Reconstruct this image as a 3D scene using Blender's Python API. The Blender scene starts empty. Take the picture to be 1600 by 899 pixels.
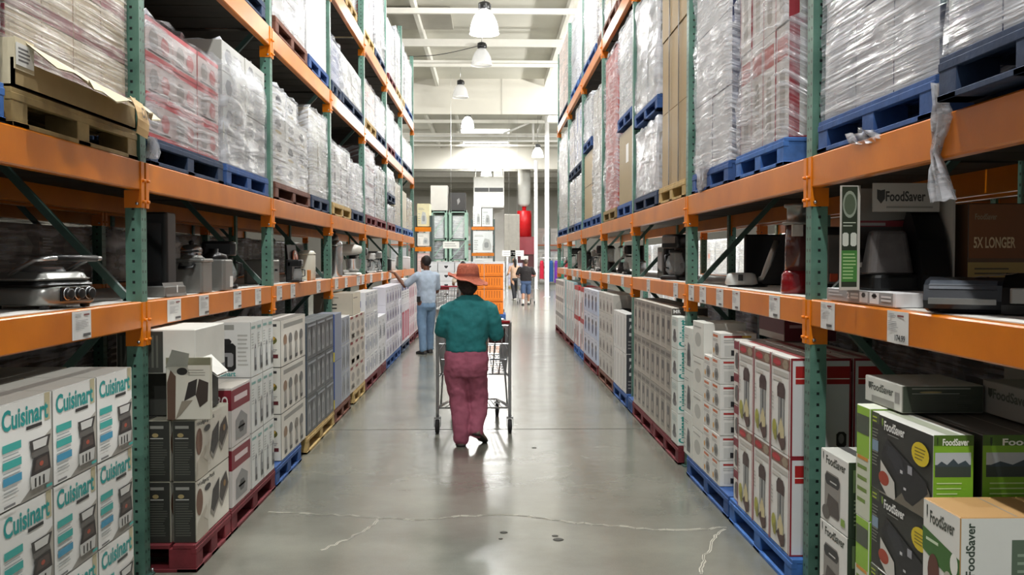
import bpy, bmesh, math, random
from mathutils import Matrix, Vector
random.seed(7)
SC = bpy.context.scene
COL = SC.collection
PI = math.pi

# ------------------------------------------------------------------ camera
F = 1492.0
CAMZ = 1.56
cam_d = bpy.data.cameras.new('camera')
cam = bpy.data.objects.new('camera', cam_d)
COL.objects.link(cam)
cam_d.sensor_width = 36.0
cam_d.lens = 36.0 * F / 1600.0
cam_d.clip_end = 300
cam.location = (0, 0, CAMZ)
yaw = math.atan(34 / F)
pitch = math.atan(44.5 / F)
cam.rotation_euler = (PI / 2 - pitch, 0, -yaw)
SC.camera = cam

# ------------------------------------------------------------------ world, view
w = bpy.data.worlds.new('world')
SC.world = w
w.use_nodes = True
w.node_tree.nodes['Background'].inputs[0].default_value = (0.97, 0.985, 1.0, 1)
w.node_tree.nodes['Background'].inputs[1].default_value = 0.26
SC.view_settings.view_transform = 'Standard'
SC.view_settings.look = 'None'
SC.view_settings.exposure = 0.0
SC.view_settings.gamma = 1.0
SC.view_settings.use_curve_mapping = False
SC.cycles.transparent_max_bounces = 12
SC.cycles.max_bounces = 7

def area(name, loc, sx, sy, power, col=(1, 1, 1), rot=(0, 0, 0)):
    d = bpy.data.lights.new(name, 'AREA')
    d.shape = 'RECTANGLE'; d.size = sx; d.size_y = sy
    d.energy = power; d.color = col
    o = bpy.data.objects.new(name, d); COL.objects.link(o)
    o.location = loc; o.rotation_euler = rot
    return o

LAMP_POWER = 900
# ------------------------------------------------------------------ materials
def lin(c):
    if isinstance(c, str):
        c = c.lstrip('#'); c = tuple(int(c[i:i + 2], 16) / 255 for i in (0, 2, 4))
    return tuple(v / 12.92 if v <= .04045 else ((v + .055) / 1.055) ** 2.4 for v in c)

_mats = {}
def mat(c, rough=.55, metal=0., spec=.5, noise=.06, nscale=6., bump=0., emit=0., name=None, coat=0.):
    key = (c, rough, metal, spec, noise, nscale, bump, emit, coat)
    if key in _mats: return _mats[key]
    m = bpy.data.materials.new(name or 'paint_' + str(c).strip('#'))
    m.use_nodes = True
    nt = m.node_tree; p = nt.nodes['Principled BSDF']
    L = lin(c)
    p.inputs['Roughness'].default_value = rough
    p.inputs['Metallic'].default_value = metal
    p.inputs['Specular IOR Level'].default_value = spec
    p.inputs['Coat Weight'].default_value = coat
    if noise > 0:
        tc = nt.nodes.new('ShaderNodeTexCoord')
        n = nt.nodes.new('ShaderNodeTexNoise'); n.inputs['Scale'].default_value = nscale
        n.inputs['Detail'].default_value = 4
        nt.links.new(tc.outputs['Object'], n.inputs['Vector'])
        r = nt.nodes.new('ShaderNodeMapRange')
        r.inputs['From Min'].default_value = .3; r.inputs['From Max'].default_value = .7
        r.inputs['To Min'].default_value = 1 - noise; r.inputs['To Max'].default_value = 1 + noise
        nt.links.new(n.outputs['Fac'], r.inputs['Value'])
        mx = nt.nodes.new('ShaderNodeVectorMath'); mx.operation = 'SCALE'
        mx.inputs[0].default_value = L
        nt.links.new(r.outputs['Result'], mx.inputs['Scale'])
        nt.links.new(mx.outputs['Vector'], p.inputs['Base Color'])
        if bump:
            b = nt.nodes.new('ShaderNodeBump'); b.inputs['Strength'].default_value = bump
            b.inputs['Distance'].default_value = .02
            nt.links.new(n.outputs['Fac'], b.inputs['Height']); nt.links.new(b.outputs['Normal'], p.inputs['Normal'])
    else:
        p.inputs['Base Color'].default_value = (*L, 1)
    if emit:
        p.inputs['Emission Color'].default_value = (*L, 1)
        p.inputs['Emission Strength'].default_value = emit
    _mats[key] = m
    return m

def ink(c): return mat(c, .45, noise=0, name='ink_' + c.strip('#'))

def N(nt, t, **kw):
    n = nt.nodes.new(t)
    for k, v in kw.items(): setattr(n, k, v)
    return n

def math_node(nt, op, a, b=None, c=None):
    n = nt.nodes.new('ShaderNodeMath'); n.operation = op
    for i, v in enumerate((a, b, c)):
        if v is None: continue
        if isinstance(v, (int, float)): n.inputs[i].default_value = v
        else: nt.links.new(v, n.inputs[i])
    return n.outputs[0]

def post_material():
    # green steel post, punched with two columns of holes on every face
    m = bpy.data.materials.new('green_punched_steel'); m.use_nodes = True
    nt = m.node_tree; p = nt.nodes['Principled BSDF']
    p.inputs['Roughness'].default_value = .38
    tc = N(nt, 'ShaderNodeTexCoord'); s = N(nt, 'ShaderNodeSeparateXYZ')
    nt.links.new(tc.outputs['Object'], s.inputs[0])
    ge = N(nt, 'ShaderNodeNewGeometry')
    sn = N(nt, 'ShaderNodeSeparateXYZ'); nt.links.new(ge.outputs['Normal'], sn.inputs[0])
    fz = math_node(nt, 'FRACT', math_node(nt, 'DIVIDE', s.outputs['Z'], .0508))
    zin = math_node(nt, 'LESS_THAN', math_node(nt, 'ABSOLUTE', math_node(nt, 'SUBTRACT', fz, .5)), .13)
    # side face (normal along y): one column ; aisle face (normal along x): two columns
    onY = math_node(nt, 'GREATER_THAN', math_node(nt, 'ABSOLUTE', sn.outputs['Y']), .7)
    onX = math_node(nt, 'GREATER_THAN', math_node(nt, 'ABSOLUTE', sn.outputs['X']), .7)
    hx = math_node(nt, 'LESS_THAN', math_node(nt, 'ABSOLUTE', s.outputs['X']), .0065)
    hy = math_node(nt, 'LESS_THAN', math_node(nt, 'ABSOLUTE', math_node(nt, 'SUBTRACT', math_node(nt, 'ABSOLUTE', s.outputs['Y']), .018)), .006)
    hole = math_node(nt, 'MULTIPLY', zin, math_node(nt, 'ADD', math_node(nt, 'MULTIPLY', onY, hx), math_node(nt, 'MULTIPLY', onX, hy)))
    n = N(nt, 'ShaderNodeTexNoise'); n.inputs['Scale'].default_value = 7; n.inputs['Detail'].default_value = 6
    nt.links.new(tc.outputs['Object'], n.inputs['Vector'])
    r = N(nt, 'ShaderNodeValToRGB')
    r.color_ramp.elements[0].position = .3; r.color_ramp.elements[0].color = (*lin('#466a5d'), 1)
    r.color_ramp.elements[1].position = .75; r.color_ramp.elements[1].color = (*lin('#648e7d'), 1)
    nt.links.new(n.outputs['Fac'], r.inputs['Fac'])
    mx = N(nt, 'ShaderNodeMix', data_type='RGBA')
    nt.links.new(hole, mx.inputs['Factor'])
    nt.links.new(r.outputs['Color'], mx.inputs['A']); mx.inputs['B'].default_value = (.006, .01, .01, 1)
    nt.links.new(mx.outputs['Result'], p.inputs['Base Color'])
    return m

def beam_material():
    m = bpy.data.materials.new('orange_beam_enamel'); m.use_nodes = True
    nt = m.node_tree; p = nt.nodes['Principled BSDF']
    p.inputs['Roughness'].default_value = .3; p.inputs['Coat Weight'].default_value = .0; p.inputs['Specular IOR Level'].default_value = .35
    tc = N(nt, 'ShaderNodeTexCoord'); n = N(nt, 'ShaderNodeTexNoise'); n.inputs['Scale'].default_value = 3
    n.inputs['Detail'].default_value = 8
    nt.links.new(tc.outputs['Object'], n.inputs['Vector'])
    r = N(nt, 'ShaderNodeValToRGB')
    r.color_ramp.elements[0].position = .25; r.color_ramp.elements[0].color = (*lin('#bb6400'), 1)
    r.color_ramp.elements[1].position = .8; r.color_ramp.elements[1].color = (*lin('#dc7e04'), 1)
    nt.links.new(n.outputs['Fac'], r.inputs['Fac']); nt.links.new(r.outputs['Color'], p.inputs['Base Color'])
    n2 = N(nt, 'ShaderNodeTexNoise'); n2.inputs['Scale'].default_value = 60
    b = N(nt, 'ShaderNodeBump'); b.inputs['Strength'].default_value = .12; b.inputs['Distance'].default_value = .002
    nt.links.new(tc.outputs['Object'], n2.inputs['Vector']); nt.links.new(n2.outputs['Fac'], b.inputs['Height'])
    nt.links.new(b.outputs['Normal'], p.inputs['Normal'])
    return m

def floor_material():
    m = bpy.data.materials.new('polished_concrete'); m.use_nodes = True
    nt = m.node_tree; p = nt.nodes['Principled BSDF']
    tc = N(nt, 'ShaderNodeTexCoord')
    n = N(nt, 'ShaderNodeTexNoise'); n.inputs['Scale'].default_value = 1.1; n.inputs['Detail'].default_value = 9
    n.inputs['Roughness'].default_value = .62
    nt.links.new(tc.outputs['Object'], n.inputs['Vector'])
    r = N(nt, 'ShaderNodeValToRGB')
    r.color_ramp.elements[0].position = .28; r.color_ramp.elements[0].color = (*lin('#66675d'), 1)
    r.color_ramp.elements[1].position = .72; r.color_ramp.elements[1].color = (*lin('#848478'), 1)
    nt.links.new(n.outputs['Fac'], r.inputs['Fac'])
    n2 = N(nt, 'ShaderNodeTexNoise'); n2.inputs['Scale'].default_value = 120; n2.inputs['Detail'].default_value = 3
    nt.links.new(tc.outputs['Object'], n2.inputs['Vector'])
    mr = N(nt, 'ShaderNodeMapRange'); mr.inputs['To Min'].default_value = .88; mr.inputs['To Max'].default_value = 1.12
    nt.links.new(n2.outputs['Fac'], mr.inputs['Value'])
    v = N(nt, 'ShaderNodeVectorMath', operation='SCALE')
    nt.links.new(r.outputs['Color'], v.inputs[0]); nt.links.new(mr.outputs['Result'], v.inputs['Scale'])
    nt.links.new(v.outputs['Vector'], p.inputs['Base Color'])
    n3 = N(nt, 'ShaderNodeTexNoise'); n3.inputs['Scale'].default_value = 2.2; n3.inputs['Detail'].default_value = 6
    nt.links.new(tc.outputs['Object'], n3.inputs['Vector'])
    mr2 = N(nt, 'ShaderNodeMapRange'); mr2.inputs['To Min'].default_value = .14; mr2.inputs['To Max'].default_value = .32
    nt.links.new(n3.outputs['Fac'], mr2.inputs['Value']); nt.links.new(mr2.outputs['Result'], p.inputs['Roughness'])
    p.inputs['Specular IOR Level'].default_value = .75
    p.inputs['Coat Weight'].default_value = .25; p.inputs['Coat Roughness'].default_value = .12
    b = N(nt, 'ShaderNodeBump'); b.inputs['Strength'].default_value = .10; b.inputs['Distance'].default_value = .02
    n4 = N(nt, 'ShaderNodeTexNoise'); n4.inputs['Scale'].default_value = 5; n4.inputs['Detail'].default_value = 3
    nt.links.new(tc.outputs['Object'], n4.inputs['Vector'])
    nt.links.new(n4.outputs['Fac'], b.inputs['Height']); nt.links.new(b.outputs['Normal'], p.inputs['Normal'])
    nt.links.new(b.outputs['Normal'], p.inputs['Coat Normal'])
    return m

def wrap_material(name, tilt, lo, hi, tint='#d8dbe1', fine=26.):
    # clear plastic film: where it bunches into folds it is milky and shiny
    m = bpy.data.materials.new(name); m.use_nodes = True
    nt = m.node_tree; p = nt.nodes['Principled BSDF']; out = nt.nodes['Material Output']
    tc = N(nt, 'ShaderNodeTexCoord'); oi = N(nt, 'ShaderNodeObjectInfo')
    off = N(nt, 'ShaderNodeVectorMath', operation='SCALE'); off.inputs[0].default_value = (11, 17, 23)
    nt.links.new(oi.outputs['Random'], off.inputs['Scale'])
    add = N(nt, 'ShaderNodeVectorMath', operation='ADD')
    nt.links.new(tc.outputs['Object'], add.inputs[0]); nt.links.new(off.outputs['Vector'], add.inputs[1])
    m1 = N(nt, 'ShaderNodeMapping'); m1.inputs['Rotation'].default_value = (tilt, 0, tilt * .3)
    nt.links.new(add.outputs['Vector'], m1.inputs['Vector'])
    m2 = N(nt, 'ShaderNodeMapping'); m2.inputs['Scale'].default_value = (1.2, 1.2, fine)
    nt.links.new(m1.outputs['Vector'], m2.inputs['Vector'])
    n = N(nt, 'ShaderNodeTexNoise'); n.inputs['Scale'].default_value = 1.6; n.inputs['Detail'].default_value = 5
    n.inputs['Distortion'].default_value = .35
    nt.links.new(m2.outputs['Vector'], n.inputs['Vector'])
    n2 = N(nt, 'ShaderNodeTexNoise'); n2.inputs['Scale'].default_value = 3.; n2.inputs['Detail'].default_value = 5
    n2.inputs['Distortion'].default_value = 1.2
    nt.links.new(add.outputs['Vector'], n2.inputs['Vector'])
    s = math_node(nt, 'ADD', math_node(nt, 'MULTIPLY', n.outputs['Fac'], .6), math_node(nt, 'MULTIPLY', n2.outputs['Fac'], .4))
    r = N(nt, 'ShaderNodeMapRange'); r.inputs['From Min'].default_value = .42; r.inputs['From Max'].default_value = .59
    r.inputs['To Min'].default_value = lo; r.inputs['To Max'].default_value = hi
    nt.links.new(s, r.inputs['Value'])
    p.inputs['Base Color'].default_value = (*lin(tint), 1); p.inputs['Roughness'].default_value = .12
    p.inputs['Specular IOR Level'].default_value = 1.0
    b = N(nt, 'ShaderNodeBump'); b.inputs['Strength'].default_value = .9; b.inputs['Distance'].default_value = .035
    nt.links.new(s, b.inputs['Height']); nt.links.new(b.outputs['Normal'], p.inputs['Normal'])
    t = N(nt, 'ShaderNodeBsdfTransparent'); mx = N(nt, 'ShaderNodeMixShader')
    nt.links.new(r.outputs['Result'], mx.inputs['Fac']); nt.links.new(t.outputs[0], mx.inputs[1]); nt.links.new(p.outputs[0], mx.inputs[2])
    nt.links.new(mx.outputs[0], out.inputs['Surface'])
    return m

def glass_material(name, tint='#dfe6e6', fac=.35):
    m = bpy.data.materials.new(name); m.use_nodes = True
    nt = m.node_tree; p = nt.nodes['Principled BSDF']; out = nt.nodes['Material Output']
    p.inputs['Base Color'].default_value = (*lin(tint), 1); p.inputs['Roughness'].default_value = .08
    t = N(nt, 'ShaderNodeBsdfTransparent'); mx = N(nt, 'ShaderNodeMixShader'); mx.inputs['Fac'].default_value = fac
    nt.links.new(t.outputs[0], mx.inputs[1]); nt.links.new(p.outputs[0], mx.inputs[2])
    nt.links.new(mx.outputs[0], out.inputs['Surface'])
    return m

M_POST = post_material(); M_BEAM = beam_material(); M_FLOOR = floor_material()
M_WRAPS = [wrap_material('stretch_film_soft', .35, .12, .62), wrap_material('stretch_film_dense', -.4, .18, .75, fine=30),
           wrap_material('stretch_film_thin', .5, .02, .5, fine=26), wrap_material('stretch_film_crumpled', .2, .25, .8, fine=7)]
M_CONN = mat('#e07c08', .35, noise=.08, name='orange_connector_paint')
M_STEEL = mat('#c8cacb', .25, metal=.9, noise=.03, name='brushed_steel')
M_CHROME = mat('#9a9c9c', .3, metal=.5, noise=.02, name='chrome_wire')
M_BLACK = mat('#101112', .35, noise=.05, name='black_plastic')
M_RUBBER = mat('#1b1b1d', .7, noise=.1, name='black_rubber')
M_DECK = mat('#3a352c', .85, noise=.2, name='dusty_deck_board')
M_BOARD = mat('#d9d8d2', .6, noise=.06, name='white_shelf_board')
M_BRACE = mat('#3f5a52', .5, noise=.12, name='dark_green_brace_steel')
M_KRAFT = mat('#a3875a', .8, noise=.08, nscale=4, name='kraft_cardboard')
M_WHITEC = mat('#dcdcd6', .55, noise=.04, name='white_carton')

# ------------------------------------------------------------------ mesh builder
class MB:
    def __init__(s):
        s.v = []; s.f = []; s.m = []; s.mats = []; s.T = Matrix.Identity(4); s.smooth = []
        s.sm = False
    def mi(s, m):
        if m not in s.mats: s.mats.append(m)
        return s.mats.index(m)
    def add(s, vs, fs, m):
        o = len(s.v); k = s.mi(m)
        s.v += [tuple(s.T @ Vector(p)) for p in vs]
        s.f += [tuple(o + i for i in f) for f in fs]
        s.m += [k] * len(fs); s.smooth += [s.sm] * len(fs)
        return s
    def box(s, x0, y0, z0, x1, y1, z1, m):
        vs = [(x0, y0, z0), (x1, y0, z0), (x1, y1, z0), (x0, y1, z0), (x0, y0, z1), (x1, y0, z1), (x1, y1, z1), (x0, y1, z1)]
        return s.add(vs, [(3, 2, 1, 0), (4, 5, 6, 7), (0, 1, 5, 4), (1, 2, 6, 5), (2, 3, 7, 6), (3, 0, 4, 7)], m)
    def cbox(s, x0, y0, z0, x1, y1, z1, m, c=.004):
        # box with chamfered edges
        rings = []
        def rr(z, i):
            a, b, e, g = x0 + i, y0 + i, x1 - i, y1 - i
            k = c
            return [(a + k, b, z), (e - k, b, z), (e, b + k, z), (e, g - k, z), (e - k, g, z), (a + k, g, z), (a, g - k, z), (a, b + k, z)]
        for z, i in ((z0, c), (z0 + c, 0), (z1 - c, 0), (z1, c)): rings.append(rr(z, i))
        return s.rings(rings, m)
    def rings(s, rings, m, cap0=True, cap1=True, closed=True):
        n = len(rings[0]); vs = [p for r in rings for p in r]; fs = []
        for i in range(len(rings) - 1):
            for j in range(n if closed else n - 1):
                a = i * n + j; b = i * n + (j + 1) % n
                fs.append((a, b, b + n, a + n))
        if cap0: fs.append(tuple(range(n - 1, -1, -1)))
        if cap1: fs.append(tuple(range((len(rings) - 1) * n, len(rings) * n)))
        return s.add(vs, fs, m)
    def lathe(s, prof, m, n=20, cx=0, cy=0, cap0=True, cap1=True, sx=1, sy=1):
        o = s.sm; s.sm = True
        s.rings([[(cx + r * sx * math.cos(2 * PI * j / n), cy + r * sy * math.sin(2 * PI * j / n), z) for j in range(n)] for r, z in prof], m, cap0, cap1)
        s.sm = o; return s
    def tube(s, pts, r, m, n=8, closed=False):
        P = [Vector(p) for p in pts]; R = r if isinstance(r, (list, tuple)) else [r] * len(P)
        rings = []; up = None
        for i, p in enumerate(P):
            a = P[(i - 1) % len(P)] if (i > 0 or closed) else p; b = P[(i + 1) % len(P)] if (i < len(P) - 1 or closed) else p
            d = (b - a).normalized()
            if up is None: up = Vector((0, 0, 1)) if abs(d.z) < .9 else Vector((1, 0, 0))
            x = d.cross(up)
            if x.length < 1e-5: x = d.cross(Vector((0, 1, 0)))
            x.normalize(); y = x.cross(d).normalized(); up = y
            rings.append([tuple(p + (x * math.cos(2 * PI * j / n) + y * math.sin(2 * PI * j / n)) * R[i]) for j in range(n)])
        if closed: rings.append(rings[0])
        o = s.sm; s.sm = n > 5
        s.rings(rings, m, not closed, not closed); s.sm = o
        return s
    def bar(s, a, b, wx, wy, m):
        # rectangular bar from a to b
        a = Vector(a); b = Vector(b); d = (b - a).normalized()
        up = Vector((0, 0, 1)) if abs(d.z) < .95 else Vector((0, 1, 0))
        x = d.cross(up).normalized() * wx / 2; y = x.cross(d).normalized() * wy / 2
        return s.rings([[tuple(p - x - y), tuple(p + x - y), tuple(p + x + y), tuple(p - x + y)] for p in (a, b)], m)
    def quad(s, pts, m): return s.add(pts, [tuple(range(len(pts)))], m)
    def ball(s, c, rx, ry, rz, m, n=16, k=10, z0=-1, z1=1):
        prof = []
        for i in range(k + 1):
            t = math.asin(z0) + (math.asin(z1) - math.asin(z0)) * i / k
            prof.append((max(1e-4, math.cos(t)), math.sin(t)))
        o = s.sm; s.sm = True
        s.rings([[(c[0] + rx * r * math.cos(2 * PI * j / n), c[1] + ry * r * math.sin(2 * PI * j / n), c[2] + rz * z) for j in range(n)] for r, z in prof], m)
        s.sm = o; return s
    def rbox(s, x0, y0, z0, x1, y1, z1, m, r=.02, n=4, top=1., taper=0.):
        # vertical-edged rounded box with softened top
        def ring(z, i):
            a, b, e, g = x0 + i, y0 + i, x1 - i, y1 - i; q = max(.001, min(r, (e - a) / 2.01, (g - b) / 2.01)); out = []
            for cx, cy, t in ((e - q, b + q, -PI / 2), (e - q, g - q, 0), (a + q, g - q, PI / 2), (a + q, b + q, PI)):
                for k in range(n + 1):
                    u = t + PI / 2 * k / n; out.append((cx + q * math.cos(u), cy + q * math.sin(u), z))
            return out
        e = r * .5 * top
        o = s.sm; s.sm = r >= .04
        s.rings([ring(z0, e * .4), ring(z0 + e * .4, 0), ring(z1 - e, taper), ring(z1 - e * .3, taper + e * .3), ring(z1, taper + e)], m); s.sm = o
        return s
    def mesh(s, name):
        me = bpy.data.meshes.new(name)
        me.from_pydata(s.v, [], s.f)
        for m in s.mats: me.materials.append(m)
        me.polygons.foreach_set('material_index', s.m)
        me.polygons.foreach_set('use_smooth', s.smooth)
        me.update(); return me
    def obj(s, name, parent=None, loc=None, rz=0):
        o = bpy.data.objects.new(name, s.mesh(name)); COL.objects.link(o)
        if parent: o.parent = parent
        if loc: o.location = loc
        o.rotation_euler.z = rz
        return o

LABELS = {}
def tag(o, label, cat, group=None):
    o['label'] = label; o['category'] = cat
    if group: o['group'] = group
    return o
def thing(name, label, cat, loc=(0, 0, 0), rz=0, group=None):
    o = bpy.data.objects.new(name, None); COL.objects.link(o); o.empty_display_size = .1
    o.location = loc; o.rotation_euler.z = rz
    return tag(o, label, cat, group)
def struct(o): o['kind'] = 'structure'; return o
def copy_tree(o, parent=None):
    c = o.copy(); COL.objects.link(c)
    if parent: c.parent = parent
    for ch in list(o.children): copy_tree(ch, c)
    return c

# ------------------------------------------------------------------ lettering
_txt = {}
def text_mesh(s):
    if s in _txt: return _txt[s]
    cu = bpy.data.curves.new('t', 'FONT'); cu.body = s; cu.resolution_u = 3; cu.size = 1; cu.offset = .026
    o = bpy.data.objects.new('t', cu); COL.objects.link(o)
    dg = bpy.context.evaluated_depsgraph_get(); ev = o.evaluated_get(dg)
    me = ev.to_mesh()
    vs = [tuple(v.co) for v in me.vertices]; fs = [tuple(p.vertices) for p in me.polygons]
    ev.to_mesh_clear()
    bpy.data.objects.remove(o); bpy.data.curves.remove(cu)
    x0 = min(v[0] for v in vs); x1 = max(v[0] for v in vs); y0 = min(v[1] for v in vs); y1 = max(v[1] for v in vs)
    vs = [((v[0] - x0) / (x1 - x0), (v[1] - y0) / (y1 - y0)) for v in vs]
    _txt[s] = (vs, fs, (x1 - x0) / (y1 - y0))
    return _txt[s]

class Art:
    """draws flat print on a face: u to the right, v up, fractions of the face size"""
    def __init__(s, mb, O, U, V, Nn, w, h):
        s.mb = mb; s.O = Vector(O); s.U = Vector(U); s.V = Vector(V); s.Nn = Vector(Nn); s.w = w; s.h = h; s.k = 1
    def P(s, u, v): return tuple(s.O + s.U * (u * s.w) + s.V * (v * s.h) + s.Nn * (.0003 * s.k))
    def poly(s, pts, c):
        s.mb.add([s.P(u, v) for u, v in pts], [tuple(range(len(pts)))], ink(c)); s.k += 1; return s
    def rect(s, u0, v0, u1, v1, c): return s.poly([(u0, v0), (u1, v0), (u1, v1), (u0, v1)], c)
    def ell(s, cu, cv, ru, rv, c, n=18): return s.poly([(cu + ru * math.cos(2 * PI * i / n), cv + rv * math.sin(2 * PI * i / n)) for i in range(n)], c)
    def rr(s, u0, v0, u1, v1, c, q=.25):
        a = (u1 - u0) * q; b = a * s.w / s.h
        return s.poly([(u0 + a, v0), (u1 - a, v0), (u1, v0 + b), (u1, v1 - b), (u1 - a, v1), (u0 + a, v1), (u0, v1 - b), (u0, v0 + b)], c)
    def lines(s, u0, v0, u1, v1, n, c, fill=.35, rnd=.3):
        for i in range(n):
            v = v1 - (v1 - v0) * (i + .5) / n; hh = (v1 - v0) / n * fill
            uu = u1 - (u1 - u0) * rnd * random.random()
            s.mb.add([s.P(u0, v - hh / 2), s.P(uu, v - hh / 2), s.P(uu, v + hh / 2), s.P(u0, v + hh / 2)], [(0, 1, 2, 3)], ink(c))
        s.k += 1; return s
    def text(s, t, u, v, wd, ht, c, rot=False):
        vs, fs, asp = text_mesh(t)
        if rot: pts = [s.P(u + ht * (1 - y), v + wd * x) for x, y in vs]
        else: pts = [s.P(u + wd * x, v + ht * y) for x, y in vs]
        s.mb.add(pts, fs, ink(c)); s.k += 1; return s

def box_mb(wd, ht, dp, front='#dcdcd6', side=None, top=None, art=None, sart=None, tape=None, mb=None, open_top=False):
    """carton: front faces -y, width along x (centred), depth to +y, base z=0"""
    mb = mb or MB(); side = side or front; top = top or side
    a = wd / 2; c = .003
    fm = mat(front, .5, noise=.03, name='carton_' + front[1:]); smt = mat(side, .5, noise=.03, name='carton_' + side[1:]); tm = mat(top, .55, noise=.04, name='carton_' + top[1:])
    vs = [(-a + c, 0, c), (a - c, 0, c), (a - c, 0, ht - c), (-a + c, 0, ht - c)]
    # front, back, sides as inset faces joined by chamfers
    F0 = [(-a + c, 0, c), (a - c, 0, c), (a - c, 0, ht - c), (-a + c, 0, ht - c)]
    B0 = [(a - c, dp, c), (-a + c, dp, c), (-a + c, dp, ht - c), (a - c, dp, ht - c)]
    Lf = [(-a, dp - c, c), (-a, c, c), (-a, c, ht - c), (-a, dp - c, ht - c)]
    Rt = [(a, c, c), (a, dp - c, c), (a, dp - c, ht - c), (a, c, ht - c)]
    T0 = [(-a + c, c, ht), (a - c, c, ht), (a - c, dp - c, ht), (-a + c, dp - c, ht)]
    D0 = [(-a + c, dp - c, 0), (a - c, dp - c, 0), (a - c, c, 0), (-a + c, c, 0)]
    V = F0 + B0 + Lf + Rt + T0 + D0
    mb.add(V, [(0, 1, 2, 3)], fm)
    mb.add(V, [(4, 5, 6, 7), (8, 9, 10, 11), (12, 13, 14, 15)] , smt)
    fs = [(20, 21, 22, 23)]
    if not open_top: fs.append((16, 17, 18, 19))
    edges = [(1, 12, 15, 2), (0, 3, 10, 9), (4, 7, 14, 13), (5, 8, 11, 6), (3, 2, 17, 16), (7, 6, 19, 18), (11, 10, 16, 19), (15, 14, 18, 17),
             (1, 0, 23, 22), (5, 4, 21, 20), (9, 8, 20, 23), (13, 12, 22, 21),
             (2, 15, 17), (3, 16, 10), (7, 18, 14), (6, 11, 19), (1, 22, 12), (0, 9, 23), (4, 13, 21), (5, 20, 8)]
    mb.add(V, fs + edges, tm)
    if art: art(Art(mb, (-a, 0, 0), (1, 0, 0), (0, 0, 1), (0, -1, 0), wd, ht))
    if sart:
        sart(Art(mb, (-a, dp, 0), (0, -1, 0), (0, 0, 1), (-1, 0, 0), dp, ht))
        sart(Art(mb, (a, 0, 0), (0, 1, 0), (0, 0, 1), (1, 0, 0), dp, ht))
    # top flap seam / tape
    if not open_top:
        t = ink(tape or '#8d8a80')
        wt = .022 if tape else .0025
        mb.add([(-a + .004, dp / 2 - wt, ht + .0005), (a - .004, dp / 2 - wt, ht + .0005), (a - .004, dp / 2 + wt, ht + .0005), (-a + .004, dp / 2 + wt, ht + .0005)], [(0, 1, 2, 3)], t)
    return mb
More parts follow.
